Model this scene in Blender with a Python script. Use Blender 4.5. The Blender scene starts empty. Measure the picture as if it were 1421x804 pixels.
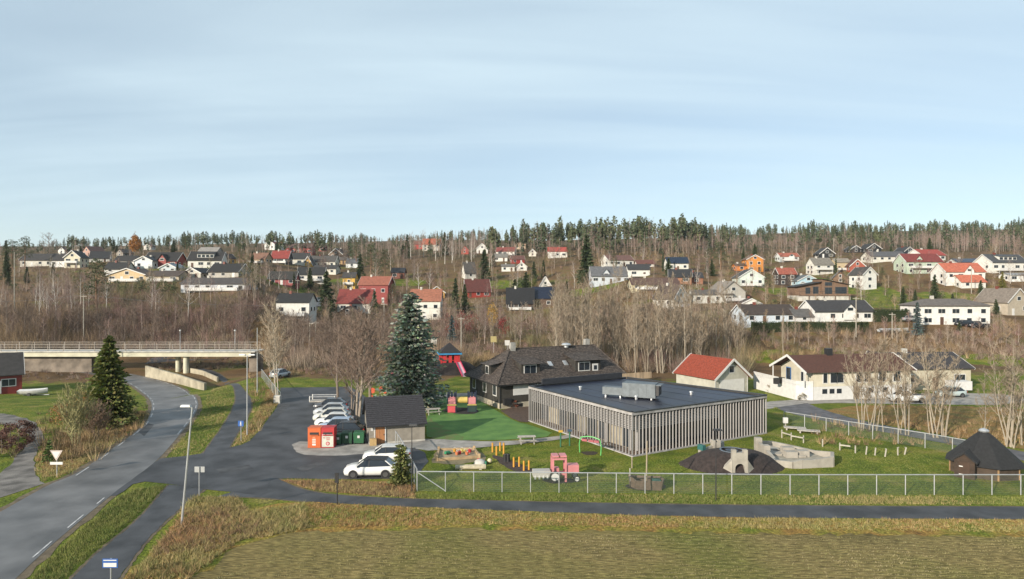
import bpy, math, random
from mathutils import Vector, Matrix
sc = bpy.context.scene
R = math.radians
# ------------------------------------------------------------------ camera, sky, sun
F, CX, CY, H, S = 880.0, 710.5, 402.0, 16.5, 1.1      # focal length in photo pixels, photo centre, drone height
cam_d = bpy.data.cameras.new('camera'); cam = bpy.data.objects.new('camera', cam_d); sc.collection.objects.link(cam)
cam_d.sensor_width = 36; cam_d.lens = 36 * F / 1421; cam_d.clip_start = .3; cam_d.clip_end = 9000
cam.location = (0, 0, H); cam.rotation_euler = (R(90), 0, 0); sc.camera = cam
SUN_EL, SUN_AZ = 20.0, 222.0                          # degrees; azimuth clockwise from +Y
sd = Vector((math.sin(R(SUN_AZ)) * math.cos(R(SUN_EL)), math.cos(R(SUN_AZ)) * math.cos(R(SUN_EL)), math.sin(R(SUN_EL))))
sl = bpy.data.lights.new('sun', 'SUN'); sl.energy = 5.0; sl.angle = R(.6); sl.color = (1, .89, .74)
so = bpy.data.objects.new('sun', sl); sc.collection.objects.link(so); so.rotation_euler = (-sd).to_track_quat('-Z', 'Y').to_euler()
wd = bpy.data.worlds.new('World'); sc.world = wd; wd.use_nodes = True
nt = wd.node_tree; N = nt.nodes; L = nt.links; N.clear()
sky = N.new('ShaderNodeTexSky'); sky.sky_type = 'NISHITA'; sky.sun_disc = False; sky.sun_elevation = R(SUN_EL); sky.sun_rotation = R(SUN_AZ)
sky.altitude = 100; sky.air_density = .9; sky.dust_density = .25; sky.ozone_density = 1.0
tc = N.new('ShaderNodeTexCoord'); sep = N.new('ShaderNodeSeparateXYZ'); L.new(tc.outputs['Generated'], sep.inputs[0])
def mth(op, a, b=None, clamp=False):
    n = N.new('ShaderNodeMath'); n.operation = op; n.use_clamp = clamp
    for i, q in enumerate((a, b)):
        if q is None: continue
        if isinstance(q, (int, float)): n.inputs[i].default_value = q
        else: L.new(q, n.inputs[i])
    return n.outputs[0]
zz = mth('ADD', mth('MAXIMUM', sep.outputs[2], 0.0), .16)
cmb = N.new('ShaderNodeCombineXYZ'); L.new(mth('DIVIDE', sep.outputs[0], zz), cmb.inputs[0]); L.new(mth('DIVIDE', sep.outputs[1], zz), cmb.inputs[1])
def cloud(scale, sx, sy, rot, lo, hi, detail, dist):
    mp = N.new('ShaderNodeMapping'); mp.inputs['Scale'].default_value = (sx, sy, 1); mp.inputs['Rotation'].default_value = (0, 0, rot)
    L.new(cmb.outputs[0], mp.inputs[0]); no = N.new('ShaderNodeTexNoise'); L.new(mp.outputs[0], no.inputs['Vector'])
    no.inputs['Scale'].default_value = scale; no.inputs['Detail'].default_value = detail; no.inputs['Distortion'].default_value = dist
    mr = N.new('ShaderNodeMapRange'); L.new(no.outputs[0], mr.inputs[0]); mr.interpolation_type = 'SMOOTHSTEP'
    mr.inputs[1].default_value = lo; mr.inputs[2].default_value = hi; return mr.outputs[0]
c1 = cloud(.8, .35, 1.3, .12, .22, .82, 8, .6); c2 = cloud(2.4, .16, 1.4, -.08, .35, .75, 9, .9)
veil = mth('ADD', mth('MULTIPLY', c1, .45), mth('MULTIPLY', c2, .15)); veil = mth('ADD', veil, .36)
veil = mth('MULTIPLY', veil, mth('ADD', mth('MULTIPLY', mth('MULTIPLY', sep.outputs[2], 3.0, True), .3), .7), True)
mix = N.new('ShaderNodeMix'); mix.data_type = 'RGBA'; L.new(veil, mix.inputs[0]); L.new(sky.outputs[0], mix.inputs[6]); mix.inputs[7].default_value = (5.9, 7.25, 7.9, 1)
bg = N.new('ShaderNodeBackground'); bg.inputs[1].default_value = .088; L.new(mix.outputs[2], bg.inputs[0])
wo = N.new('ShaderNodeOutputWorld'); L.new(bg.outputs[0], wo.inputs[0])
vs = sc.view_settings; vs.view_transform = 'Standard'; vs.look = 'None'; vs.exposure = 0.60; vs.gamma = 1; vs.use_curve_mapping = False
sc.cycles.max_bounces = 5; sc.cycles.diffuse_bounces = 2; sc.cycles.glossy_bounces = 2; sc.cycles.transparent_max_bounces = 6

# ------------------------------------------------------------------ materials
def lin(c):
    if isinstance(c, str):
        c = [int(c[i:i + 2], 16) / 255 for i in (0, 2, 4)]
        return tuple((q / 12.92 if q <= .04045 else ((q + .055) / 1.055) ** 2.4) for q in c)
    return tuple(c)
_m = {}
def mat(name, col=(.5, .5, .5), rough=.8, var=.18, scale=2.0, col2=None, bump=0, bscale=None, metal=0, spec=None, attr=None, rnd=0, stretch=None, bands=None, trans=0, detail=5, lo=.35, hi=.65):
    if name in _m: return _m[name]
    m = bpy.data.materials.new(name); _m[name] = m; m.use_nodes = True
    n = m.node_tree.nodes; l = m.node_tree.links; p = n['Principled BSDF']
    p.inputs['Roughness'].default_value = rough; p.inputs['Metallic'].default_value = metal
    if spec is not None: p.inputs['Specular IOR Level'].default_value = spec
    c = lin(col); k = lin(col2) if col2 else tuple(min(1, q * (1 + var)) for q in c)
    c0 = c if col2 else tuple(q * (1 - var) for q in c)
    t = n.new('ShaderNodeTexCoord'); vec = t.outputs['Object']
    if stretch:
        mp = n.new('ShaderNodeMapping'); mp.inputs['Scale'].default_value = stretch; l.new(vec, mp.inputs[0]); vec = mp.outputs[0]
    no = n.new('ShaderNodeTexNoise'); no.inputs['Scale'].default_value = scale; no.inputs['Detail'].default_value = detail; l.new(vec, no.inputs['Vector'])
    mr = n.new('ShaderNodeMapRange'); mr.inputs[1].default_value = lo; mr.inputs[2].default_value = hi; l.new(no.outputs[0], mr.inputs[0])
    mx = n.new('ShaderNodeMix'); mx.data_type = 'RGBA'; l.new(mr.outputs[0], mx.inputs[0]); mx.inputs[6].default_value = (*c0, 1); mx.inputs[7].default_value = (*k, 1)
    out = mx.outputs[2]
    if attr:
        at = n.new('ShaderNodeAttribute'); at.attribute_name = attr
        mu = n.new('ShaderNodeMix'); mu.data_type = 'RGBA'; mu.blend_type = 'MULTIPLY'; mu.inputs[0].default_value = 1
        l.new(at.outputs['Color'], mu.inputs[6]); l.new(out, mu.inputs[7]); out = mu.outputs[2]
    if rnd:
        oi = n.new('ShaderNodeObjectInfo'); hs = n.new('ShaderNodeHueSaturation'); m2 = n.new('ShaderNodeMapRange')
        m2.inputs[3].default_value = 1 - rnd; m2.inputs[4].default_value = 1 + rnd; l.new(oi.outputs['Random'], m2.inputs[0]); l.new(m2.outputs[0], hs.inputs['Value'])
        l.new(out, hs.inputs['Color']); out = hs.outputs[0]
    l.new(out, p.inputs['Base Color'])
    if bands:   # boards: (axis, pitch)
        wv = n.new('ShaderNodeTexWave'); wv.bands_direction = bands[0]; wv.inputs['Scale'].default_value = .314159 / bands[1]; wv.wave_profile = 'SAW'
        l.new(t.outputs['Object'], wv.inputs['Vector']); b2 = n.new('ShaderNodeBump'); b2.inputs['Distance'].default_value = .03; b2.inputs['Strength'].default_value = .7
        l.new(wv.outputs['Color'], b2.inputs['Height']); l.new(b2.outputs[0], p.inputs['Normal'])
    elif bump:
        nb = n.new('ShaderNodeTexNoise'); nb.inputs['Scale'].default_value = bscale or scale * 4; nb.inputs['Detail'].default_value = 4; l.new(vec, nb.inputs['Vector'])
        b2 = n.new('ShaderNodeBump'); b2.inputs['Distance'].default_value = bump; b2.inputs['Strength'].default_value = 1; l.new(nb.outputs[0], b2.inputs['Height']); l.new(b2.outputs[0], p.inputs['Normal'])
    if trans:
        tr = n.new('ShaderNodeBsdfTranslucent'); l.new(out, tr.inputs[0]); ms = n.new('ShaderNodeMixShader'); ms.inputs[0].default_value = trans
        l.new(p.outputs[0], ms.inputs[1]); l.new(tr.outputs[0], ms.inputs[2]); l.new(ms.outputs[0], n['Material Output'].inputs[0])
    return m
def paint(hexc, rough=.6, board=None):
    return mat('paint_' + hexc + ('b' if board else ''), tone(hexc, .92, .74), rough, .10, 1.2, bands=board)
def tone(c, s=.82, v=.78):
    c = lin(c); y = .3 * c[0] + .6 * c[1] + .1 * c[2]; return tuple((y + (q - y) * s) * v for q in c)
def tiles(hexc):
    return mat('tiles_' + hexc, tone(hexc), .75, .22, 1.6, bands=('Z', .22), stretch=(1, 1, 1))
GLASS = mat('glass', (.02, .026, .034), .06, .1); WHITE = mat('white_paint', (.52, .515, .50), .55, .06)
BLACK = mat('black_metal', (.02, .02, .022), .5); STEEL = mat('galvanised', (.46, .47, .48), .42, .1, metal=.6)
CONC = mat('concrete', (.40, .385, .35), .9, .22, 1.1, bump=.01); WOOD = mat('bare_wood', (.36, .26, .17), .8, .25, 3, stretch=(1, 1, .2))
GREYW = mat('weathered_wood', (.34, .315, .28), .85, .2, 4)

# ------------------------------------------------------------------ mesh helper
class MB:
    def __init__(s): s.v = []; s.f = []; s.c = []
    def quad(s, *p): i = len(s.v); s.v += [tuple(q) for q in p]; s.f.append(tuple(range(i, i + len(p)))); return s
    def hexa(s, b, t):      # bottom quad ccw, top quad ccw (any n)
        n = len(b); i = len(s.v); s.v += [tuple(q) for q in b] + [tuple(q) for q in t]
        s.f.append(tuple(i + k for k in reversed(range(n)))); s.f.append(tuple(i + n + k for k in range(n)))
        for k in range(n): a = (k + 1) % n; s.f.append((i + k, i + a, i + n + a, i + n + k))
        return s
    def box(s, x0, x1, y0, y1, z0, z1):
        return s.hexa([(x0, y0, z0), (x1, y0, z0), (x1, y1, z0), (x0, y1, z0)], [(x0, y0, z1), (x1, y0, z1), (x1, y1, z1), (x0, y1, z1)])
    def bar(s, a, b, wd, ht, up=(0, 0, 1)):   # rectangular bar from a to b
        a = Vector(a); b = Vector(b); d = (b - a).normalized(); u = Vector(up)
        if abs(d.dot(u)) > .98: u = Vector((0, 1, 0))
        x = d.cross(u).normalized() * wd / 2; y = x.cross(d).normalized() * ht / 2
        return s.hexa([a - x - y, a + x - y, a + x + y, a - x + y][::-1], [b - x - y, b + x - y, b + x + y, b - x + y][::-1])
    def tube(s, pts, rad, n=6, cap=True):
        pts = [Vector(p) for p in pts]; rad = rad if isinstance(rad, (list, tuple)) else [rad] * len(pts); rings = []
        for k, p in enumerate(pts):
            d = (pts[min(k + 1, len(pts) - 1)] - pts[max(k - 1, 0)]).normalized()
            u = Vector((1, 0, 0)) if abs(d.x) < .8 else Vector((0, 1, 0)); x = d.cross(u).normalized(); y = d.cross(x)
            i = len(s.v); rings.append(i)
            for j in range(n):
                a = 2 * math.pi * j / n; s.v.append(tuple(p + (x * math.cos(a) + y * math.sin(a)) * rad[k]))
        for k in range(len(rings) - 1):
            for j in range(n): a = (j + 1) % n; s.f.append((rings[k] + j, rings[k] + a, rings[k + 1] + a, rings[k + 1] + j))
        if cap: s.f.append(tuple(rings[0] + j for j in reversed(range(n)))); s.f.append(tuple(rings[-1] + j for j in range(n)))
        return s
    def lathe(s, c, prof, n=12, a0=0):   # profile (r, z)
        rs = []
        for r, z in prof:
            i = len(s.v); rs.append(i)
            for j in range(n): a = a0 + 2 * math.pi * j / n; s.v.append((c[0] + r * math.cos(a), c[1] + r * math.sin(a), c[2] + z))
        for k in range(len(rs) - 1):
            for j in range(n): a = (j + 1) % n; s.f.append((rs[k] + j, rs[k] + a, rs[k + 1] + a, rs[k + 1] + j))
        s.f.append(tuple(rs[-1] + j for j in range(n))); s.f.append(tuple(rs[0] + j for j in reversed(range(n)))); return s
    def cyl(s, a, b, r, n=12): return s.tube([a, b], r, n)
    def mesh(s, name, m, smooth=False):
        me = bpy.data.meshes.new(name); me.from_pydata(s.v, [], s.f); me.materials.append(m)
        if s.c:
            at = me.color_attributes.new('Col', 'FLOAT_COLOR', 'POINT'); fl = []
            for c in s.c: fl += [c[0], c[1], c[2], 1]
            at.data.foreach_set('color', fl)
        if smooth: me.polygons.foreach_set('use_smooth', [True] * len(me.polygons))
        me.update(); return me
    def build(s, name, m, parent=None, smooth=False): return put(name, s.mesh(name, m, smooth), parent)
def put(name, me, parent=None, loc=None, rz=0, sc_=None):
    o = bpy.data.objects.new(name, me); sc.collection.objects.link(o)
    if parent: o.parent = parent
    if loc is not None: o.location = loc
    if rz: o.rotation_euler = (0, 0, rz)
    if sc_: o.scale = sc_ if isinstance(sc_, (tuple, list)) else (sc_,) * 3
    return o
def tag(o, label=None, cat=None, group=None, kind=None):
    if label: o['label'] = label
    if cat: o['category'] = cat
    if group: o['group'] = group
    if kind: o['kind'] = kind
    return o
def thing(name, label, cat, loc=(0, 0, 0), rz=0, group=None):
    o = bpy.data.objects.new(name, None); sc.collection.objects.link(o); o.location = loc; o.rotation_euler = (0, 0, rz); o.empty_display_size = .3
    return tag(o, label, cat, group)
def copy_tree(o, parent=None):
    c = o.copy(); sc.collection.objects.link(c); c.parent = parent
    for ch in o.children: copy_tree(ch, c)
    return c
rnd = random.Random(7)
def U(a, b): return rnd.uniform(a, b)

# ------------------------------------------------------------------ terrain
TY = [y * S for y in (95, 112, 125, 140, 155, 170, 190, 210, 235, 260, 300, 340, 400, 500, 700, 1000)]
TP = [0, 150, 250, 340, 450, 600, 750, 900, 1080, 1240, 1421]
TT = [[541, 520, 500, 470, 437, 418, 401, 389, 378, 372, 362, 356, 351, 347, 344, 342],
      [541, 520, 500, 466, 434, 415, 400, 388, 377, 370, 361, 355, 350, 347, 344, 342],
      [541, 520, 506, 470, 431, 410, 393, 382, 373, 366, 357, 352, 347, 344, 342, 340],
      [541, 517, 494, 462, 428, 405, 388, 378, 370, 364, 355, 350, 346, 342, 340, 338],
      [541, 518, 500, 480, 464, 452, 438, 420, 402, 391, 374, 364, 352, 345, 340, 337],
      [541, 520, 503, 484, 470, 458, 445, 431, 414, 400, 378, 360, 348, 340, 336, 333],
      [541, 520, 503, 486, 472, 460, 447, 431, 415, 399, 375, 358, 347, 340, 336, 334],
      [541, 520, 505, 488, 474, 460, 430, 394, 382, 374, 360, 351, 343, 337, 333, 331],
      [541, 521, 507, 470, 447, 434, 419, 407, 394, 381, 364, 352, 344, 335, 327, 324],
      [541, 525, 512, 475, 446, 434, 418, 404, 386, 367, 354, 348, 342, 334, 325, 321],
      [541, 525, 512, 475, 447, 437, 424, 408, 376, 366, 356, 349, 343, 333, 322, 318]]
TZ = [[max(0, H - (p - CY) / F * y) if y > 110 else 0 for p, y in zip(r, TY)] for r in TT]
def ss(a, b, x): t = max(0, min(1, (x - a) / (b - a))); return t * t * (3 - 2 * t)
def zt(x, y):
    if y <= TY[0]: z = 0
    else:
        p = max(0, min(1420.9, CX + F * x / y)); yy = min(y, TY[-1] - .01)
        i = max(k for k in range(len(TP) - 1) if TP[k] <= p); j = max(k for k in range(len(TY) - 1) if TY[k] <= yy)
        a = (p - TP[i]) / (TP[i + 1] - TP[i]); b = (yy - TY[j]) / (TY[j + 1] - TY[j])
        z = (TZ[i][j] * (1 - a) + TZ[i + 1][j] * a) * (1 - b) + (TZ[i][j + 1] * (1 - a) + TZ[i + 1][j + 1] * a) * b
    # the main road sinks towards the underpass
    d = ss(-46, -56, x) * ss(84, 118, y) * (1 - ss(150, 170, y))
    z = z * (1 - d * .8 * ss(-120, -100, x)) - 1.8 * d * ss(-135, -105, x)
    z += .25 * ss(120, 160, y) * math.sin(x * .13) * math.cos(y * .11 + x * .05)
    return z
def g(px, py, lo=25.0):          # first point of the terrain along the ray through a photo pixel
    y = lo; st = 1.5
    while y < 1300:
        if H - (py - CY) / F * y <= zt((px - CX) / F * y, y):
            a, b = y - st, y
            for _ in range(14):
                m_ = (a + b) / 2
                if H - (py - CY) / F * m_ <= zt((px - CX) / F * m_, m_): b = m_
                else: a = m_
            x = (px - CX) / F * b; return Vector((x, b, zt(x, b)))
        y += st
    x = (px - CX) / F * y; return Vector((x, y, zt(x, y)))
def W(px, py, Y): return Vector(((px - CX) / F * Y, Y, H - (py - CY) / F * Y))
def axis(segs):
    o = []
    for a, b, st in segs:
        n = max(1, round((b - a) / st)); o += [a + (b - a) * k / n for k in range(n)]
    return o + [segs[-1][1]]
gx = axis([(-3000, -1000, 400), (-1000, -400, 60), (-400, -160, 8), (-160, 160, 2.5), (160, 400, 8), (400, 1000, 60), (1000, 3000, 400)])
gy = axis([(-300, 0, 30), (0, 90, 5), (90, 300, 2.5), (300, 500, 8), (500, 1100, 40), (1100, 4000, 300)])
LAWNS = [(1205, 405, 40, 10), (1340, 414, 60, 9), (640, 535, 30, 14), (1120, 390, 30, 6), (250, 372, 60, 8), (400, 397, 40, 5), (1090, 405, 30, 6), (1000, 435, 40, 6), (1380, 500, 50, 8), (1080, 496, 40, 5), (700, 395, 40, 6), (1230, 420, 60, 8), (470, 392, 20, 5), (1150, 372, 30, 5), (820, 402, 40, 5), (560, 392, 30, 5)]
LW = []
for a, b, c, d in LAWNS:
    q = g(a, b); q2 = g(a, b + d); q3 = g(a, b - d); LW.append((q.x, q.y, c * q.y / F, max(4, (q3.y - q2.y) / 2)))
b = MB(); b.v = [(x, y, zt(x, y) if y > 80 else 0) for y in gy for x in gx]; nx = len(gx)
b.f = [(j * nx + i, j * nx + i + 1, (j + 1) * nx + i + 1, (j + 1) * nx + i) for j in range(len(gy) - 1) for i in range(nx - 1)]
for x, y, z in b.v:
    e = 1 - ss(98, 122, y - .15 * abs(x))
    for X, Y, A, B in LW: e = max(e, 1 - ss(.7, 1.3, math.hypot((x - X) / A, (y - Y) / B)))
    b.c.append((e, ss(300, 420, y), 0))
def ramp_mat(name, stops, s1, s2, stretch=(1, 1, 1), bump=.08, lo='777770', hi='f6f6ee', rows=0):
    m = bpy.data.materials.new(name); m.use_nodes = True; n = m.node_tree.nodes; l = m.node_tree.links; p = n['Principled BSDF']; p.inputs['Roughness'].default_value = .95; p.inputs['Specular IOR Level'].default_value = .15
    t = n.new('ShaderNodeTexCoord'); mp = n.new('ShaderNodeMapping'); mp.inputs['Scale'].default_value = stretch; l.new(t.outputs['Object'], mp.inputs[0])
    def noise(s, d, v):
        q = n.new('ShaderNodeTexNoise'); q.inputs['Scale'].default_value = s; q.inputs['Detail'].default_value = d; q.inputs['Distortion'].default_value = .3; l.new(v, q.inputs['Vector']); return q.outputs[0]
    def ramp(src, st):
        r = n.new('ShaderNodeValToRGB'); l.new(src, r.inputs[0]); e = r.color_ramp.elements
        e[0].position, e[0].color = st[0][0], (*lin(st[0][1]), 1); e[1].position, e[1].color = st[-1][0], (*lin(st[-1][1]), 1)
        for a, c in st[1:-1]: q = e.new(a); q.color = (*lin(c), 1)
        return r.outputs[0]
    fn = noise(s2, 7, mp.outputs[0]); c = n.new('ShaderNodeMix'); c.data_type = 'RGBA'; c.blend_type = 'MULTIPLY'; c.inputs[0].default_value = .9
    l.new(ramp(noise(s1, 8, t.outputs['Object']), stops), c.inputs[6]); l.new(ramp(fn, [(.32, lo), (.5, 'b8b8b0'), (.68, hi)]), c.inputs[7]); l.new(c.outputs[2], p.inputs['Base Color'])
    bu = n.new('ShaderNodeBump'); bu.inputs['Distance'].default_value = bump; l.new(fn, bu.inputs['Height']); l.new(bu.outputs[0], p.inputs['Normal']); return m
def ground_mat():
    m = bpy.data.materials.new('ground_cover'); m.use_nodes = True; n = m.node_tree.nodes; l = m.node_tree.links; p = n['Principled BSDF']; p.inputs['Roughness'].default_value = .95; p.inputs['Specular IOR Level'].default_value = .15
    t = n.new('ShaderNodeTexCoord')
    def noise(s, d=6, dist=0):
        q = n.new('ShaderNodeTexNoise'); q.inputs['Scale'].default_value = s; q.inputs['Detail'].default_value = d; q.inputs['Distortion'].default_value = dist; l.new(t.outputs['Object'], q.inputs['Vector']); return q.outputs[0]
    def ramp(src, stops):
        r = n.new('ShaderNodeValToRGB'); l.new(src, r.inputs[0]); e = r.color_ramp.elements
        e[0].position, e[0].color = stops[0][0], (*lin(stops[0][1]), 1); e[1].position, e[1].color = stops[-1][0], (*lin(stops[-1][1]), 1)
        for a, c in stops[1:-1]: q = e.new(a); q.color = (*lin(c), 1)
        return r.outputs[0]
    def mixc(f, a, b_, bt='MIX'):
        q = n.new('ShaderNodeMix'); q.data_type = 'RGBA'; q.blend_type = bt
        if isinstance(f, float): q.inputs[0].default_value = f
        else: l.new(f, q.inputs[0])
        l.new(a, q.inputs[6]); l.new(b_, q.inputs[7]); return q.outputs[2]
    grass = ramp(noise(.35, 8), [(.28, '55622a'), (.45, '70802e'), (.58, '868a3a'), (.72, 'a0945a')])
    fine = ramp(noise(5.5, 5), [(.3, '6a6a60'), (.5, 'b0b0a8'), (.7, 'f4f4e8')])
    grass = mixc(.8, grass, fine, 'MULTIPLY')
    scrub = ramp(noise(.09, 9, .6), [(.28, '54432f'), (.42, '705a44'), (.54, '83694c'), (.66, '6a683a'), (.75, '7d7a42')])
    scrub = mixc(.7, scrub, fine, 'MULTIPLY')
    floor = ramp(noise(.06, 8), [(.35, '3d3a24'), (.6, '5b4936')]); at = n.new('ShaderNodeAttribute'); at.attribute_name = 'Col'; se = n.new('ShaderNodeSeparateColor'); l.new(at.outputs['Color'], se.inputs[0])
    scrub = mixc(se.outputs[1], scrub, floor)
    ad = n.new('ShaderNodeMath'); ad.operation = 'ADD'; l.new(se.outputs[0], ad.inputs[0]); l.new(noise(.5), ad.inputs[1])
    mr = n.new('ShaderNodeMapRange'); l.new(ad.outputs[0], mr.inputs[0]); mr.inputs[1].default_value = .85; mr.inputs[2].default_value = 1.05
    l.new(mixc(mr.outputs[0], scrub, grass), p.inputs['Base Color'])
    bu = n.new('ShaderNodeBump'); bu.inputs['Distance'].default_value = .12; l.new(noise(4, 6), bu.inputs['Height']); l.new(bu.outputs[0], p.inputs['Normal']); return m
tag(b.build('ground', ground_mat(), smooth=True), kind='structure', label='grass, leaf litter and scrub covered ground rising to the hillside')

# ---- sheets draped on the ground
def resample(pts, n):
    d = [0]
    for a, c in zip(pts, pts[1:]): d.append(d[-1] + (Vector(c) - Vector(a)).length)
    o = []
    for k in range(n):
        t = d[-1] * k / (n - 1); i = max(q for q in range(len(d) - 1) if d[q] <= t + 1e-9); u = (t - d[i]) / max(1e-9, d[i + 1] - d[i]); o.append(Vector(pts[i]).lerp(Vector(pts[i + 1]), u))
    return o
def smooth_line(p, it=2):
    for _ in range(it):
        q = [p[0]]
        for a, c in zip(p, p[1:]): q += [a.lerp(c, .25), a.lerp(c, .75)]
        p = q + [p[-1]]
    return p
def strip(name, left, right, m, dz, n=60, k=6, kind='structure', jit=0, label=None, shoulder=0):
    A = resample(smooth_line([g(*q) for q in left]), n); B = resample(smooth_line([g(*q) for q in right]), n); b = MB()
    if shoulder:
        s_ = MB()
        for i in range(n):
            d = (A[i] - B[i]).normalized()
            for j, p in enumerate((A[i] + d * (shoulder + U(-.3, .3) * shoulder), A[i], B[i], B[i] - d * (shoulder + U(-.3, .3) * shoulder))): s_.v.append((p.x, p.y, zt(p.x, p.y) + dz - .012))
        s_.f = [(i * 4 + j, i * 4 + j + 1, i * 4 + j + 5, i * 4 + j + 4) for i in range(n - 1) for j in (0, 2)]; tag(s_.build('shoulder', mat('dirt_shoulder', '5c5140', .95, .35, 1.5, bump=.03, bscale=12, detail=8)), kind='structure', label='dirt and grit shoulder of the ' + name)
    for i in range(n):
        for j in range(k + 1):
            p = A[i].lerp(B[i], j / k)
            if jit and j in (0, k): p += Vector((U(-jit, jit), U(-jit, jit), 0))
            b.v.append((p.x, p.y, zt(p.x, p.y) + dz))
    b.f = [(i * (k + 1) + j, i * (k + 1) + j + 1, (i + 1) * (k + 1) + j + 1, (i + 1) * (k + 1) + j) for i in range(n - 1) for j in range(k)]
    HARD.append([(q.x, q.y) for q in A] + [(q.x, q.y) for q in reversed(B)])
    return tag(b.build(name, m), kind=kind, label=label)
HARD = []
def inside(poly, x, y):
    r = False; j = len(poly) - 1
    for i in range(len(poly)):
        if (poly[i][1] > y) != (poly[j][1] > y) and x < (poly[j][0] - poly[i][0]) * (y - poly[i][1]) / (poly[j][1] - poly[i][1]) + poly[i][0]: r = not r
        j = i
    return r
def paved(p): return p.y < 150 and any(inside(q, p.x, p.y) for q in HARD)
def sheet(name, poly, m, dz, jit=.12, step=.7, sm=1, label=None):
    P = [g(*q) if len(q) == 2 else Vector(q) for q in poly]; P = smooth_line(P + [P[0]], sm); o = []
    for a, c in zip(P, P[1:]):
        k = max(1, min(400, int((c - a).length / step)))
        for i in range(k): q = a.lerp(c, i / k); o.append((q.x + U(-jit, jit), q.y + U(-jit, jit), dz))
    if name not in ('field', 'verge', 'sand_spill', 'leaf_litter'): HARD.append([(q[0], q[1]) for q in o[::2]])
    return tag(MB().quad(*o).build(name, m), kind='structure', label=label)
ASPH = mat('asphalt', (.112, .11, .11), .55, .34, .3, bump=.006, bscale=40, detail=8)
ASPH3 = mat('asphalt_dark', (.043, .044, .048), .68, .45, .35, bump=.006, bscale=40, detail=9)
ASPH2 = mat('asphalt_path', (.043, .044, .048), .66, .4, .5, bump=.006, bscale=40, detail=8)
GRAV = mat('gravel', (.25, .235, .215), .95, .25, .8, bump=.02, bscale=25, detail=8)
main_l = [(-330, 905), (-60, 745), (20, 700), (73, 670), (101, 661), (133, 640), (157, 622), (177, 608), (192, 597), (204, 585), (212, 567), (207.6, 553), (193, 541), (176, 531), (150, 524), (125, 519), (95, 515)]
main_r = [(-90, 905), (20, 806), (52, 774), (97, 735), (150, 691), (200, 654), (222, 636), (250, 603), (266, 583), (275, 567), (275, 556), (262, 544), (248, 537), (228, 530), (200, 523), (165, 516), (110, 509)]
strip('road', main_l, main_r, ASPH, .03, 110, 10, label='grey asphalt road curving towards the underpass', shoulder=.55)
sheet('field', [(262, 806), (330, 752), (420, 734), (700, 731), (1000, 736), (1421, 744), (1750, 746), (120, -60 + 0, 0) if 0 else (1750, 1500), (600, 1500), (200, 900)], ramp_mat('stubble', [(.30, '717c3c'), (.44, '88824c'), (.56, '9a895c'), (.68, '82754e')], .07, 3.2, (.5, 2.2, 1), .1), .012, .25, label='mown stubble field with faint rows')
sheet('verge', [(170, 806), (240, 735), (268, 690), (330, 690), (352, 705), (420, 694), (500, 700), (700, 709), (1000, 718), (1421, 720), (1700, 720), (1700, 748), (1421, 746), (1000, 740), (700, 734), (420, 737), (330, 756), (270, 806)], ramp_mat('dry_verge', [(.34, '7a8434'), (.48, 'a0904a'), (.6, 'b08c50'), (.7, '80643e')], .4, 5), .018, .35, label='rough dry grass verge beside the path')
strip('path', [(385, 664), (420, 682), (500, 691), (700, 696), (1000, 702), (1421, 704), (1700, 704)], [(300, 690), (352, 690), (440, 698), (560, 703), (700, 709), (1000, 719), (1421, 721), (1700, 721)], ASPH2, .024, 90, 4, jit=.05, shoulder=.25, label='dark asphalt footpath running along the fence')
strip('path', [(234, 673), (193, 722), (141, 762), (97, 806), (20, 880)], [(285, 678), (226, 726), (193, 762), (164, 806), (110, 880)], ASPH2, .026, 70, 4, jit=.05, shoulder=.22, label='dark footpath beside the grass strip and road')
strip('path', [(262, 513), (285, 517), (303, 524), (322.5, 534), (328.5, 552), (322.5, 570), (306, 597), (278, 635)], [(282, 512), (298, 515), (312, 523), (334, 536), (348, 552), (350, 566), (340, 585), (318, 620), (312, 640)], ASPH2, .028, 70, 4, jit=.05, shoulder=.22, label='dark footpath curving up to the underpass')
sheet('parking_lot', [(222, 637), (270, 632), (318, 622), (342, 616), (357, 602), (368, 587), (381, 571), (389, 555), (389, 535), (392, 524), (452, 521), (478, 532), (500, 545), (520, 562), (516, 600), (560, 614), (600, 634), (575, 664), (480, 666), (385, 664), (372, 668), (372, 690), (330, 684), (285, 680), (234, 672), (190, 668), (165, 688), (150, 690), (170, 676)], ASPH3, .034, .04, label='asphalt junction and parking lot')
sheet('gravel_pad', [(404, 618), (420, 612), (512, 618), (560, 614), (566, 622), (520, 630), (450, 634), (415, 631)], GRAV, .04, .12, label='gravel pad under the bins')
sheet('shed_apron', [(508, 617), (592, 611), (606, 614), (590, 622), (550, 622)], GRAV, .044, .1, label='gravel beside the shed')
sheet('playground_turf', [(592, 606), (616, 611), (700, 611.5), (777, 605), (735, 590), (716, 586), (690, 571), (660, 553), (640, 547), (610, 553), (592, 575)], mat('green_turf', '3f652b', .85, .18, .6, bump=.02, bscale=30, col2='5c7f3a', lo=.3, hi=.72), .03, .06, label='bright green artificial turf of the playground')
sheet('worn_turf', [(592, 606), (612, 610), (645, 611), (632, 603), (612, 592), (602, 582), (592, 578)], mat('worn_turf', '5c6236', .9, .25, .9, col2='47702f', lo=.35, hi=.7), .034, .5, label='worn brownish turf beside the shed')
sheet('gravel_path', [(570, 612), (592, 609), (640, 612), (700, 613.5), (777, 606), (800, 600), (818, 604), (760, 613), (700, 619), (640, 623), (578, 627)], GRAV, .036, .1, label='grey gravel path along the turf')
sheet('yard_path', [(600, 549), (655, 545), (656, 549), (602, 554)], GRAV, .04, .05, label='narrow grey path behind the turf')
sheet('house_apron', [(694, 570), (734, 560), (745, 578), (736, 587), (716, 585)], mat('brown_paving', '4a3a30', .9, .3, 3), .04, .05, label='brown paving beside the dark house')
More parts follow.
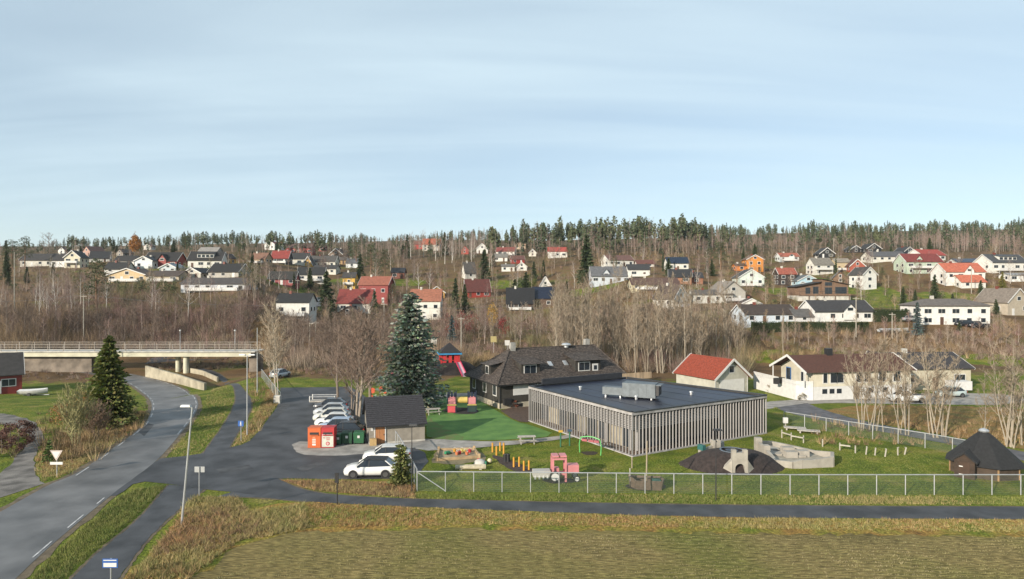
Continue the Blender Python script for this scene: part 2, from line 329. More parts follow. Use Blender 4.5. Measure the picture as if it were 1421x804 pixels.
sheet('driveway', [(1062, 568), (1130, 560), (1190, 560), (1250, 561), (1421, 563), (1421, 548), (1300, 545), (1190, 552), (1080, 556), (1050, 560)], GRAV, .03, .1, label='gravel driveway in front of the cream house')
strip('gravel_lane', [(1075, 566), (1105, 577), (1170, 590), (1260, 606), (1345, 622), (1440, 645), (1600, 680)], [(1120, 560), (1150, 572), (1210, 588), (1290, 602), (1370, 617), (1460, 636), (1620, 668)], mat('dark_gravel', (.085, .085, .095), .9, .3, 1, bump=.02, bscale=20), .036, 50, 4, jit=.08, label='dark gravel lane behind the wire fence')
LITTER = ramp_mat('leaf_litter', [(.30, '7d7440'), (.45, 'a08a58'), (.56, 'ab8455'), (.7, '8f8448')], .35, 6)
sheet('leaf_litter', [(1140, 570), (1190, 563), (1260, 563), (1430, 566), (1560, 600), (1480, 634), (1371, 615), (1290, 600), (1210, 586)], LITTER, .02, .4, label='rust brown leaf litter under the bare trees along the lane')
sheet('leaf_litter', [(60, 664), (62, 630), (95, 596), (140, 590), (190, 570), (208, 572), (190, 592), (150, 622), (100, 655)], LITTER, .014, .4, label='rust brown leaf litter under the bushes beside the road')
sheet('leaf_litter', [(322, 618), (350, 586), (372, 545), (366, 527), (386, 535), (386, 560), (366, 585), (342, 612)], LITTER, .014, .3, label='dry brown bank beside the footpath')
sheet('leaf_litter', [(390, 666), (420, 679), (480, 686), (575, 690), (577, 676), (560, 668), (480, 668)], LITTER, .014, .15, label='rusty dry verge in front of the parked SUV')
strip('gravel_road', [(-90, 720), (0, 660), (25, 632), (45, 606), (20, 590), (-40, 586)], [(60, 672), (48, 652), (46, 632), (66, 604), (40, 578), (-40, 571)], mat('rough_gravel', (.13, .12, .11), .95, .45, .7, bump=.03, bscale=14, detail=9), .024, 40, 5, jit=.15, label='grey gravel track joining the road')
strip('road', [(210, 497), (240, 493), (300, 493), (345, 490)], [(200, 506), (236, 501), (300, 500), (345, 497)], ASPH2, .05, 20, 3, label='dark side road behind the bridge pillars')
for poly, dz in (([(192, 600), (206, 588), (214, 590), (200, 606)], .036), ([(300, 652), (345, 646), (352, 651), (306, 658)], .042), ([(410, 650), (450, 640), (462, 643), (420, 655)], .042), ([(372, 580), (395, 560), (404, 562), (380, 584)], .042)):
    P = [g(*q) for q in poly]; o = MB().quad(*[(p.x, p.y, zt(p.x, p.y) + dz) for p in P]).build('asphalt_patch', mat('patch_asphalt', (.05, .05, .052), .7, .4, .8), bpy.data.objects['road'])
# ------------------------------------------------------------------ road markings
def along(pts, dash, gap, wd, name, parent=None, m=None, dz=.045, off=0):
    P = resample(smooth_line([g(*q) for q in pts]), 400); acc = 0; i = 0; k = 0
    while i < 399:
        j = i; d = 0
        while j < 399 and d < dash: d += (P[j + 1] - P[j]).length; j += 1
        b = MB(); st = max(1, (j - i) // 4); ids = list(range(i, j, st)) + [j]
        for q in ids:
            t = (P[min(q + 1, 399)] - P[max(q - 1, 0)]).normalized(); nn = Vector((-t.y, t.x, 0))
            for s in (-1, 1):
                c = P[q] + nn * (off + s * wd / 2); b.v.append((c.x, c.y, zt(c.x, c.y) + dz))
        b.f = [(2 * q, 2 * q + 1, 2 * q + 3, 2 * q + 2) for q in range(len(ids) - 1)]
        o = b.build(name, m or LINE, parent); k += 1; d = 0
        while j < 399 and d < gap: d += (P[j + 1] - P[j]).length; j += 1
        i = j
LINE = mat('road_paint', (.36, .36, .36), .7, .45, 3, lo=.3, hi=.6)
road = bpy.data.objects['road']
along(main_l[4:14], 2.6, 2.4, .11, 'lane_marking', road, off=-.25)
along(main_r[2:5], 2.6, 2.4, .11, 'lane_marking', road, off=.25)
along(main_r[7:15], 2.4, 1.6, .11, 'lane_marking', road, off=.25)
# ------------------------------------------------------------------ hillside houses
DIST = []     # footprints kept free of trees
_win = {}
def win_mesh(w, h, fr):
    k = (round(w, 1), round(h, 1), fr)
    if k not in _win:
        w, h = k[0], k[1]; a = MB(); a.box(-w / 2 - .13, w / 2 + .13, -.05, .02, -.13, h + .13)
        p = MB(); 
        if w > 1.5:
            for s in (-1, 1): x0, x1 = sorted((s * .04, s * w / 2)); p.box(x0, x1, -.075, -.04, 0, h)
        else: p.box(-w / 2, w / 2, -.075, -.04, 0, h)
        _win[k] = (a.mesh('window', fr), p.mesh('pane', GLASS))
    return _win[k]
def window(par, x, y, z, w, h, rz=0, fr=None):
    a, p = win_mesh(w, h, fr or WHITE); o = put('window', a, par, (x, y, z), rz); put('pane', p, o); return o
def slab(b, e0, e1, r0, r1, t=.16, up=.04):     # roof plane: eave edge e0-e1, ridge edge r0-r1
    q = [Vector(e0), Vector(e1), Vector(r1), Vector(r0)]
    b.hexa([v + Vector((0, 0, up)) for v in q], [v + Vector((0, 0, up + t)) for v in q])
def gable_roof(w, d, h, r, o=.45, alongx=True, m=None, par=None, name='roof', trim=None, og=.35):
    b = MB()
    if alongx:
        k = r / (d / 2); X = w / 2 + og
        slab(b, (-X, -o, h - o * k), (X, -o, h - o * k), (-X, d / 2, h + r), (X, d / 2, h + r)); slab(b, (X, d + o, h - o * k), (-X, d + o, h - o * k), (X, d / 2, h + r), (-X, d / 2, h + r))
        ends = [((s * (X + .03), -o, h - o * k), (s * (X + .03), d / 2, h + r), (s * (X + .03), d + o, h - o * k)) for s in (-1, 1)]
    else:
        k = r / (w / 2); X = w / 2 + o
        slab(b, (-X, d + og, h - o * k), (-X, -og, h - o * k), (0, d + og, h + r), (0, -og, h + r)); slab(b, (X, -og, h - o * k), (X, d + og, h - o * k), (0, -og, h + r), (0, d + og, h + r))
        ends = [((-X, y, h - o * k), (0, y, h + r), (X, y, h - o * k)) for y in (-og - .03, d + og + .03)]
    ro = b.build(name, m, par)
    if trim:
        for e in ends:
            t = MB(); u = Vector((0, 0, .06))
            for p, q in ((e[0], e[1]), (e[1], e[2])): t.bar(Vector(p) + u, Vector(q) + u, .05, .3)
            t.build('bargeboard', trim, par)
    return ro
def body(w, d, h, r, alongx=True, z0=-2.5):
    b = MB(); b.box(-w / 2, w / 2, 0, d, z0, h); i = len(b.v)
    if alongx:
        b.v += [(-w / 2, d / 2, h + r), (w / 2, d / 2, h + r)]; b.f += [(4, i, 7), (5, 6, i + 1), (4, 5, i + 1, i), (6, 7, i, i + 1)]
    else:
        b.v += [(0, 0, h + r), (0, d, h + r)]; b.f += [(4, 5, i), (6, 7, i + 1), (5, 6, i + 1, i), (7, 4, i, i + 1)]
    b.f.remove((4, 5, 6, 7)) if (4, 5, 6, 7) in b.f else None
    return b
def house(px, base, wp, hp, rp, kind, yaw, wc, rc, label, ex='', name='house', cat='house', depth=None, loc=None, wm=None, rm=None):
    p = loc or g(px, base); k = p.y / F; w, h, r = wp * k, hp * k, max(.5, rp * k)
    E = thing(name, label, cat, p, R(yaw)); DIST.append((p.x, p.y + 3, max(w / 2, 4) + 2.5, wp, base, px))
    wall = wm or paint(wc); rf = rm or (mat('solar_' + rc, rc, .25, .15, 3) if 'P' in ex else tiles(rc)); ax = kind in ('ridge', 'hip'); trim = WHITE if 'T' in ex else None
    d = depth or (max(5.5, min(9, w * .72)) if ax else max(6, min(11, w * 1.2)))
    if kind == 'hip':
        MB().box(-w / 2, w / 2, 0, d, -2.5, h).build('wall', wall, E); b = MB(); o = .5; X = w / 2 + o; I = w / 2 - d * .45
        b.v = [(-X, -o, h), (X, -o, h), (X, d + o, h), (-X, d + o, h), (-I, d / 2, h + r), (I, d / 2, h + r), (-X, -o, h - .18), (X, -o, h - .18), (X, d + o, h - .18), (-X, d + o, h - .18)]
        b.f = [(0, 1, 5, 4), (1, 2, 5), (2, 3, 4, 5), (3, 0, 4), (6, 7, 1, 0), (7, 8, 2, 1), (8, 9, 3, 2), (9, 6, 0, 3), (9, 8, 7, 6)]; ro = b.build('roof', rf, E)
    else:
        body(w, d, h, r, ax).build('wall', wall, E); ro = gable_roof(w, d, h, r, .45, ax, rf, E, trim=trim)
    if 'C' in ex:
        cx = -w * .18 if ax else 0.; c = MB(); c.box(cx - .35, cx + .35, d / 2 - .35 if ax else d * .6, d / 2 + .35 if ax else d * .6 + .7, h, h + r + .8); c.build('chimney', CONC if 'c' not in ex else paint('7a3a2c'), ro)
    rows = 2 if h > 4.4 else 1; ww = .95 if w < 6 else 1.25; wh = min(1.15, h * .42); n = max(1, int(w / 3.1)); fr = mat('dark_frame', (.05, .05, .05), .6) if 'K' in ex else WHITE
    for q in range(rows):
        z = (h * .38 if rows == 1 else (h * .13, h * .60)[q])
        door = rnd.randrange(n) if q == 0 and n > 1 else -1
        for i in range(n):
            x = -w / 2 + w * (i + .5) / n + U(-.12, .12)
            if i == door and h > 2: 
                dd = MB().box(x - .45, x + .45, -.05, .02, max(.05, 0), min(2.05, h - .15)).build('door', paint('5c4030') if rnd.random() < .5 else WHITE, E); MB().box(x + .28, x + .34, -.09, -.04, .95, 1.1).build('handle', BLACK, dd)
            else: window(E, x, 0, z, ww * (1.45 if rnd.random() < .3 and w / n > 2.9 else 1), wh, 0, fr)
    if not ax and r > 1.6 and w > 4: window(E, 0, 0, h + r * .12, min(1.2, w * .16), min(1.0, r * .45), 0, fr)
    side = -1 if p.x + 0 > 0 else 1
    if d > 4:
        for q in range(rows):
            z = (h * .38 if rows == 1 else (h * .13, h * .60)[q])
            for t in (.28, .7): window(E, side * w / 2, d * t, z, 1.0, wh, side * math.pi / 2, fr)
    if 'B' in ex:
        bw = w * .8; bz = h * .46 if rows == 2 else .35; bo = MB(); bo.box(-bw / 2, bw / 2, -1.5, -.06, bz - .15, bz); bal = bo.build('balcony', GREYW, E)
        rl = MB(); rl.box(-bw / 2, bw / 2, -1.5, -1.44, bz + .02, bz + .9); rl.box(-bw / 2, -bw / 2 + .06, -1.43, -.06, bz + .02, bz + .9); rl.box(bw / 2 - .06, bw / 2, -1.43, -.06, bz + .02, bz + .9); rl.build('railing', WHITE, bal)
        for s in (-1, 1): MB().box(s * (bw / 2 - .2) - .06, s * (bw / 2 - .2) + .06, -1.4, -1.28, -2.5, bz - .16).build('post', WHITE, bal)
    if 'D' in ex:      # gabled dormer or front gable
        dw = min(3.4, w * .3); D = body(dw, d * .45, h + r * .12, r * .62, False, h * .2 if 'd' in ex else h - .1); dm = put('dormer', D.mesh('dormer', wall), E, (w * (.08 if 'd' in ex else -.12), -.5 if 'd' in ex else .6, 0))
        gable_roof(dw, d * .45, h + r * .12, r * .62, .3, False, rf, dm, 'dormer_roof'); window(dm, 0, 0, h + .15, min(1.5, dw * .45), .8)
    if 'S' in ex:      # shed dormer
        dw = w * .5; D = MB(); y0 = d * .12; D.hexa([(-dw / 2, y0, h + .1), (dw / 2, y0, h + .1), (dw / 2, d * .48, h + .1), (-dw / 2, d * .48, h + .1)], [(-dw / 2, y0, h + r * .72), (dw / 2, y0, h + r * .72), (dw / 2, d * .48, h + r * .95), (-dw / 2, d * .48, h + r * .95)])
        dm = D.build('dormer', wall, E); rr = MB(); slab(rr, (-dw / 2 - .3, y0 - .4, h + r * .70), (dw / 2 + .3, y0 - .4, h + r * .70), (-dw / 2 - .3, d * .49, h + r * .95), (dw / 2 + .3, d * .49, h + r * .95)); rr.build('dormer_roof', rf, dm)
        for i in range(4): window(dm, -dw / 2 + dw * (i + .5) / 4, y0, h + r * .32, dw / 5.5, r * .3)
    return E
HS = [
 (50,370,42,9,9,'ridge',6,'c9c6bb','3a3736','low pale house with dark roof beside the leftmost hilltop pines','T'),
 (81,371,26,10,9,'ridge',-4,'d8d8d6','2f2d2d','white plank house with dark roof next to a cream gable','C'),
 (100,372,20,15,9,'gable',8,'d6cfb4','302e2e','cream gabled house with dark porch and white trim','TB'),
 (85,352,9,5,4,'gable',0,'dedcd6','4a3c38','tiny white gable peeking above a dark roof','' ),
 (120,356,17,7,7,'gable',-25,'b08a7c','6a4a42','dusty pink gabled house among bare trees',''),
 (138,364,24,6,9,'ridge',20,'d5d3cc','2b2c30','white-gabled house with broad black roof on the left ridge','T'),
 (166,357,13,6,5,'gable',-20,'8b857c','4e4843','weathered grey cabin left of the orange tree',''),
 (160,379,30,6,9,'ridge',0,'c7c6c2','282828','white house with wide near-black roof above the tan chalet',''),
 (176,392,54,10,9,'gable',0,'c9ad7e','5a4438','tan chalet with wide low gable and wooden balcony','TB'),
 (172,368,28,6,7,'ridge',0,'d2d0ca','2e2b2b','white low house with dark roof behind the balcony house',''),
 (199,374,24,12,6,'gable',0,'cfd4da','4a4c50','pale grey two storey gable with balcony beside the red house','TB'),
 (222,372,46,10,12,'ridge',0,'8e2a20','262424','red house with black roof and white trimmed front gable','TDd'),
 (233,377,24,5,6,'gable',0,'b9c4cd','8f9aa4','pale blue carport gable below the red house','T'),
 (225,392,46,9,7,'ridge',0,'b3a58c','4d4038','long beige house half hidden by brown bushes',''),
 (204,347,10,5,4,'gable',0,'e0dcd4','54453e','tiny white gable right of the orange tree',''),
 (284,372,44,11,12,'ridge',8,'dcdad2','2d2b2b','white house with dark roof and long shed dormer','TS'),
 (308,368,14,10,6,'gable',-15,'c8922c','4a3a34','yellow gable with white trim behind the shed dormer house','T'),
 (266,387,27,8,7,'gable',-8,'bdb9ac','2c2b2b','grey boarded gable with white edges above the long white balcony','T'),
 (310,386,44,9,11,'ridge',-6,'a8a49a','242323','house with black roof and striped white pergola rafters','T'),
 (296,405,90,11,8,'ridge',0,'c6cbd2','4d4744','very long white panelled house with low grey brown roof','B'),
 (356,366,26,7,8,'ridge',-10,'b79872','7d5640','tan house with orange brown roof beside bare birch',''),
 (288,354,26,5,6,'ridge',0,'a9a39a','8a8580','far house with light grey roof below the pines',''),
 (374,347,14,8,5,'gable',0,'e4e2dc','8d3a2e','white gable with small red roof on the skyline','T'),
 (386,347,10,7,4,'ridge',0,'dedcd4','9a2d22','small white annex with red roof on the skyline',''),
 (388,366,24,8,10,'ridge',0,'2a2c30','8c2c22','near-black house with maroon red roof and two white windows','T'),
 (414,353,37,9,6,'ridge',0,'94261e','5a4038','long red row house with line of white windows',''),
 (446,349,9,5,3,'ridge',0,'9a3326','6a4a40','tiny red cabin right of the red row house',''),
 (415,368,26,9,8,'ridge',10,'dedacb','363636','cream white house with charcoal roof behind the yellow A-gable','T'),
 (447,371,36,8,8,'ridge',0,'d5d2c4','504c48','white house with grey roof beside yellow A-gable','T'),
 (427,370,13,3,11,'gable',0,'d8a32e','4a4642','steep yellow A-gable with white edges','T'),
 (450,381,32,8,5,'ridge',0,'d9d6c8','3a3836','white wing with row of windows under dark eave',''),
 (466,358,20,5,8,'gable',-12,'6f5a48','4c3d34','brown timber gable with dark roof below the skyline pines','T'),
 (472,367,18,6,4,'ridge',0,'b08d55','57504a','low tan house with grey roof',''),
 (488,372,16,7,6,'ridge',0,'d5d8d8','5c6066','white house with slate grey roof beside the pine clump',''),
 (391,396,36,9,10,'ridge',6,'a5484c','35332f','pinkish red house with dark roof and white framed windows','T'),
 (431,391,36,10,10,'ridge',8,'dedad0','2c2c2c','white house with black roof and long balcony band','TB'),
 (484,403,17,18,7,'ridge',0,'d6a72c','3e3b3a','tall yellow house with dark roof and balcony','B'),
 (518,421,42,26,11,'ridge',-6,'8c2620','96523a','two storey red house with orange brown tiled roof','TC'),
 (491,434,46,14,18,'ridge',0,'d3cec2','7e2a22','white house under a large faded red roof','C'),
 (406,440,46,21,11,'ridge',0,'d8d7d0','262728','white house with black roof and dark balcony band','B'),
 (437,433,14,9,10,'ridge',12,'7f9a2c','5a636e','small lime green house with slate roof beside the dark spruce',''),
 (482,441,24,7,8,'gable',0,'5a463a','54403a','brown timber shed gable in front of the red roofed house',''),
 (598,348,24,9,8,'ridge',0,'bfb4a6','a3502f','house with long orange tiled roof on the skyline',''),
 (580,346,12,7,4,'ridge',0,'a83226','7a4a3c','bright red barn end on the skyline','' ),
 (645,353,10,6,5,'gable',0,'b03a28','a2402c','small red gable cabin between bare trees','' ),
 (669,352,16,7,7,'gable',0,'d7d6d0','5e5a56','white gabled house at the forest edge','T'),
 (694,363,20,6,5,'ridge',0,'e2e0d8','77736c','white bungalow with grey roof and dark windows','T'),
 (701,355,26,6,6,'ridge',-10,'d8d4ca','843a30','white house with dull red roof behind the white bungalow','T'),
 (719,366,18,6,5,'ridge',10,'9c2a22','6a4038','small barn red house with white gable edge','T'),
 (705,377,18,7,3,'ridge',0,'dddbd2','6f6a64','white double garage below the red house',''),
 (724,376,14,6,6,'gable',0,'dcdad2','8a857c','white gabled garage next to the double garage','T'),
 (739,356,10,5,5,'gable',0,'d9d2c4','6a4e44','small cream gable at the forest foot','T'),
 (774,358,26,9,6,'ridge',0,'dedcd4','a83a2a','white house with bright red roof under the pines',''),
 (721,346,16,5,4,'ridge',0,'c9b49a','a88468','tan roofed cottage close under the pine wood',''),
 (653,387,16,9,14,'ridge',22,'d6d3ca','54504c','white house with very steep grey roof behind the spruce',''),
 (664,413,34,9,16,'ridge',14,'9a3122','5e2a22','red walled house under big maroon roof','TC'),
 (590,444,42,27,15,'ridge',0,'dcdacf','9a5a3e','white house with salmon tiled roof behind the blue fir','C'),
 (606,414,22,8,8,'gable',8,'b98b2e','6a5540','mustard yellow gable behind the salmon roof','T'),
 (722,431,38,11,20,'ridge',0,'4a4038','16181d','dark timber house with large black metal roof',''),
 (754,428,30,15,14,'ridge',-4,'5c4636','1a2030','brown timber annex with blue-black panelled roof','P'),
 (757,398,15,2,12,'gable',0,'dcd8cf','6b6660','white A-shaped gable frame behind the black roof','T'),
 (552,387,18,9,6,'ridge',0,'7c4534','34363c','brick house with slate roof among bare trees',''),
 (848,394,54,11,13,'ridge',0,'c2c9d2','5f6064','pale blue house with grey roof and small white dormer','TD'),
 (862,370,38,9,7,'ridge',16,'dcdbd4','6e4a40','white house with brown roof and tall cypress in front','T'),
 (887,385,30,11,7,'ridge',0,'d9d8d2','38383a','white house with dark roof beside the pale blue house','B'),
 (896,371,24,5,5,'ridge',0,'d2cdc4','6a3e34','white bungalow with dull red-brown roof below the clear-felled slope',''),
 (941,376,29,11,8,'ridge',0,'dad8cf','1c2636','white house with navy solar roof','P'),
 (944,394,30,10,10,'ridge',-12,'9a6a4c','2a2c30','brick house with black roof and pale gable','T'),
 (967,394,17,9,7,'ridge',0,'9c6248','34363a','small brick annex with dark roof','' ),
 (910,403,66,8,9,'ridge',0,'cfc3a0','5c4238','long low house with brown roof and yellowish front',''),
 (945,427,30,13,18,'gable',38,'d0cdc4','54453c','white steep gabled house with brown roof behind the aspens','T'),
 (990,421,54,12,6,'ridge',0,'c4c2ba','5e564f','long pale grey house veiled by bare twigs',''),
 (1018,419,36,14,14,'gable',10,'b9b4aa','7f776e','weathered pale barn gable beside the mint balcony house',''),
 (1048,377,22,17,6,'gable',-5,'d6861e','6a4a30','tall bright orange house with white trim','T'),
 (1029,376,16,7,3,'ridge',0,'cf7a26','5a4634','low orange annex beside the tall orange house',''),
 (1043,398,34,13,11,'gable',-6,'ccd8d0','40403e','mint white gabled house with two balconies','TB'),
 (1096,363,26,7,5,'ridge',0,'d6dad8','a5563c','pale house with red tiled roof and white front gable','TDd'),
 (1093,396,24,16,8,'ridge',0,'3f3430','9a4a34','dark brown house with brick red roof above a white basement','T'),
 (1148,358,20,6,8,'gable',-6,'26272a','2e2e30','black gabled house with white trim by the flagpole','T'),
 (1143,381,28,14,9,'ridge',6,'d5d3ca','7a746a','white house with weathered grey roof and long terrace wall',''),
 (1170,376,20,12,5,'ridge',0,'c2b08e','8a8072','beige house with balcony beside a columnar cypress','B'),
 (1190,378,19,9,9,'gable',-10,'a2503a','5f3a30','brick red gable with white trim','T'),
 (1166,394,18,8,9,'gable',-20,'6a4c36','2b3038','brown timber house with solar panels on the roof','P'),
 (1122,397,30,7,8,'gable',0,'a9c8d6','5c6468','pale blue gable behind the modern timber house','T'),
 (1043,425,24,4,6,'gable',-8,'d9d7d0','46403c','white garage gable above the long bungalow','T'),
 (1070,449,74,13,12,'ridge',4,'c9d4df','453830','long pale blue bungalow with brown roof above the hedge','T'),
 (1172,447,84,15,14,'ridge',4,'e0dfdb','39383a','long white bungalow with charcoal roof and gabled porch','TDdC'),
 (1116,447,26,8,9,'ridge',0,'cfd0d0','5a5856','grey roofed garage between the two long bungalows',''),
 (1188,351,15,5,5,'gable',0,'2f2e30','3a3838','small black gable with white trim left of its taller twin','T'),
 (1213,351,20,6,7,'gable',0,'24262a','303032','black house with white trimmed gable and two windows','T'),
 (1262,354,16,5,6,'gable',10,'26303c','33353a','dark blue-black gable beside the mint house ridge','T'),
 (1234,363,50,7,7,'ridge',0,'d6d3c8','56565a','long white house with wide grey roof under the black gables',''),
 (1296,362,40,8,8,'ridge',14,'dedcd4','a2382a','white house with bright red roof behind the mint house','TC'),
 (1283,380,50,17,11,'ridge',0,'b7c6b2','7c2e28','mint green villa with maroon roof and rounded dormer','DTB'),
 (1340,396,54,19,12,'ridge',0,'e2e0da','bb5c3a','large white house with orange roof and tall centre gable','DdT'),
 (1351,400,34,9,9,'ridge',0,'dcdad4','c0603c','white garage with orange lean-to roof in front of the white house',''),
 (1346,369,34,5,5,'ridge',0,'cfcdc8','1b2438','low house with navy solar roof behind the orange roofs','P'),
 (1402,377,56,13,11,'ridge',8,'dfddd5','46484c','white house with dark grey roof and shed dormer by the birch wood','TSB'),
 (1414,391,26,9,3,'ridge',0,'e0dfdc','8c8c8c','flat white garage under the dark grey roofed house',''),
 (1207,402,22,21,10,'gable',12,'dcdbd6','43403e','tall white gabled house with rows of windows','T'),
 (1326,451,96,27,9,'hip',0,'e3e1dc','6a615a','big white two storey villa with hipped grey brown roof','C'),
 (1414,438,40,19,18,'gable',14,'b5a996','7c7064','weathered beige gable at the right of the white villa','T'),
]
for row in HS:
    row = list(row); q = rnd.random()
    if 'C' not in row[10] and q < .55 and row[2] > 15: row[10] += 'C' + ('c' if q < .2 else '')
    if 'B' not in row[10] and .3 < q < .5 and row[2] > 20: row[10] += 'B'
    house(*row)
# modern timber house
p = g(1141, 418); k = p.y / F; E = thing('modern_house', 'modern brown timber house with slanted roofs and big windows', 'house', p)
TM = mat('timber_cladding', '6d5747', .8, .2, 2, bands=('Z', .16)); DIST.append((p.x, p.y + 4, 10, 72, 418, 1141)); w = 72 * k; h = 30 * k
MB().box(-w / 2, w / 2, -1.4, 7, -2.5, h * .25).build('base_wall', CONC, E); MB().box(-w / 2 + .2, w / 2, -1.8, 7, h * .25 + .01, h * .33).build('terrace', TM, E)
MB().hexa([(-w / 2, 1, h * .33), (-.05, 1, h * .33), (-.05, 7, h * .33), (-w / 2, 7, h * .33)], [(-w / 2, 1, h * .66), (-.05, 1, h * .86), (-.05, 7, h * .86), (-w / 2, 7, h * .66)]).build('wall', TM, E)
MB().hexa([(0, 0, h * .33), (w / 2, 0, h * .33), (w / 2, 7, h * .33), (0, 7, h * .33)], [(0, 0, h), (w / 2, 0, h * .75), (w / 2, 7, h * .75), (0, 7, h)]).build('wall', TM, E)
DR = tiles('2f2d2d'); b = MB(); slab(b, (-w / 2 - .6, 0, h * .64), (-.08, 0, h * .87), (-w / 2 - .6, 7.4, h * .64), (-.08, 7.4, h * .87)); b.build('roof', DR, E)
b = MB(); slab(b, (-.3, -.6, h * 1.01), (w / 2 + .5, -.6, h * .735), (-.3, 7.5, h * 1.01), (w / 2 + .5, 7.5, h * .735)); b.build('roof', DR, E)
for x, y, z, a, c in ((-w * .25, 1, .35, 1.4, 1.9), (-w * .1, 1, .35, 1.6, 2.2), (w * .12, 0, .34, 2.2, 2.0), (w * .12, 0, .72, 2.2, 1.0), (w * .36, 0, .36, 3.6, 2.0)): window(E, x, y, h * z, a, c, 0, mat('dark_frame', (.05, .05, .05), .6))
for x in (-w * .3, -.2, w * .2, w * .47): MB().box(x - .09, x + .09, -1.75, -1.57, -2.5, h * .25).build('post', TM, E)
b = MB(); b.box(-w / 2 + .3, w / 2, -1.78, -1.72, h * .33 + .8, h * .33 + .88); [b.box(-w / 2 + .3 + i * w / 9, -w / 2 + .35 + i * w / 9, -1.77, -1.73, h * .33, h * .33 + .8) for i in range(9)]; b.build('railing', BLACK, E)
# hedge
def leafmass(b, x0, x1, y0, y1, z0, z1, n, s, col, cj=.3, base=(0, 0, 0)):
    for _ in range(n):
        f = rnd.randrange(6); x, y, z = U(x0, x1), U(y0, y1), U(z0, z1)
        if f < 2: y = y0
        elif f == 2: z = z1
        elif f == 3: x = x0
        elif f == 4: x = x1
        leaf(b, (x + U(-.15, .15), y + U(-.15, .15), z + U(-.1, .2)), s, col, cj)
def leaf(b, p, s, col, cj=.3):
    a, e = U(0, 6.283), U(-1.2, 1.2); u = Vector((math.cos(a) * math.cos(e), math.sin(a) * math.cos(e), math.sin(e))) * s * U(.6, 1.3)
    v = Vector((U(-1, 1), U(-1, 1), U(-1, 1))).cross(u).normalized() * s * .5; p = Vector(p); i = len(b.v)
    b.v += [tuple(p - u), tuple(p + v), tuple(p + u), tuple(p - v)]; b.f.append((i, i + 1, i + 2, i + 3)); q = U(1 - cj, 1 + cj); b.c += [(col[0] * q, col[1] * q, col[2] * q)] * 4
LEAF = mat('foliage', (1, 1, 1), .75, .15, 1.5, attr='Col', trans=.2); TWIG = mat('twigs', (1, 1, 1), .9, .12, 1, attr='Col', rnd=.18)
BARK = mat('bark', (1, 1, 1), .9, .2, 3, attr='Col', rnd=.12)
for (x0, x1, yb, hh, lab) in ((1046, 1205, 461, 2.4, 'long clipped dark green hedge in front of the two bungalows'), (1213, 1262, 447, 3.2, 'tall green hedge block behind the covered boat')):
    p = g((x0 + x1) / 2, yb); k = p.y / F; w = (x1 - x0) * k / 2; T = thing('hedge', lab, 'hedge', p)
    b = MB(); b.box(-w + .2, w - .2, .2, 1.4, -1, hh - .15); b.c = [(.018, .028, .008)] * 8; b.build('core', LEAF, T)
    b = MB(); leafmass(b, -w, w, 0, 1.6, -.3, hh, 5200 if w > 9 else 1800, .16, (.035, .055, .014)); b.build('leaves', LEAF, T)

# ------------------------------------------------------------------ dark house of the kindergarten yard
def frame(o, u):     # matrix from origin and front direction
    return math.atan2(u[1], u[0])
def courses(b, e0, e1, r0, r1, rows, lift=.05):
    e0, e1, r0, r1 = map(Vector, (e0, e1, r0, r1)); nrm = (e1 - e0).cross(r0 - e0).normalized()
    for i in range(rows):
        t0, t1 = i / rows, min(1, (i + 1.06) / rows); a0, a1 = e0.lerp(r0, t0), e1.lerp(r1, t0); c0, c1 = e0.lerp(r0, t1), e1.lerp(r1, t1); k = nrm * lift
        b.hexa([a0, a1, c1, c0], [a0 + k, a1 + k, c1 + k * .2, c0 + k * .2])
DW = mat('dark_boards', '2f2d29', .8, .2, 1.5, bands=('X', .2)); RT = mat('old_tiles', '2f2926', .85, .45, 3.2, bump=.03, bscale=9, stretch=(1, 1, 2.2), lo=.42, hi=.70, col2='5e544d', detail=9); 
Nn = g(694, 568); u = Vector((.90, .44, 0)); HD = thing('dark_house', 'dark brown timber house with hipped old tile roof and white dormer windows', 'house', Nn, frame(0, u)); hl, hd, he, hr = 20.5, 11.0, 3.75, 3.9
DIST.append((Nn.x + 8, Nn.y + 8, 12, 0, 0, 0))
MB().box(0, hl, 0, hd, .75, he).build('wall', DW, HD); MB().box(-.04, hl + .04, -.04, hd + .04, -.5, .745).build('foundation', mat('plinth', '9c9484', .9, .2, 1), HD)
b = MB(); o = .7; X0, X1, Y0, Y1 = -o, hl + o, -o, hd + o; rz = he + hr; hi = 3.6; ra, rb = (hi + .6, hd / 2, rz), (hl - hi + 2.2, hd / 2, rz); e = he - .35
courses(b, (X0, Y0, e), (X1, Y0, e), ra, rb, 22); courses(b, (X1, Y1, e), (X0, Y1, e), rb, ra, 22); courses(b, (X0, Y1, e), (X0, Y0, e), ra, ra, 22); courses(b, (X1, Y0, e), (X1, Y1, e), rb, rb, 22)
ro = b.build('roof', RT, HD); b = MB(); b.hexa([(X0 + .05, Y0 + .05, e - .18), (X1 - .05, Y0 + .05, e - .18), (X1 - .05, Y1 - .05, e - .18), (X0 + .05, Y1 - .05, e - .18)], [(X0 + .05, Y0 + .05, e - .02), (X1 - .05, Y0 + .05, e - .02), (X1 - .05, Y1 - .05, e - .02), (X0 + .05, Y1 - .05, e - .02)]); b.build('eave_board', BLACK, HD)
b = MB(); [b.tube([p_, q_], .09, 5) for p_, q_ in (((X0, Y0, e + .08), (ra[0], ra[1], rz + .06)), ((ra[0], ra[1], rz + .06), (rb[0], rb[1], rz + .06)), ((X1, Y0, e + .08), (rb[0], rb[1], rz + .06)), ((X0, Y1, e + .08), (ra[0], ra[1], rz + .06)))]; b.build('ridge_tiles', RT, ro)
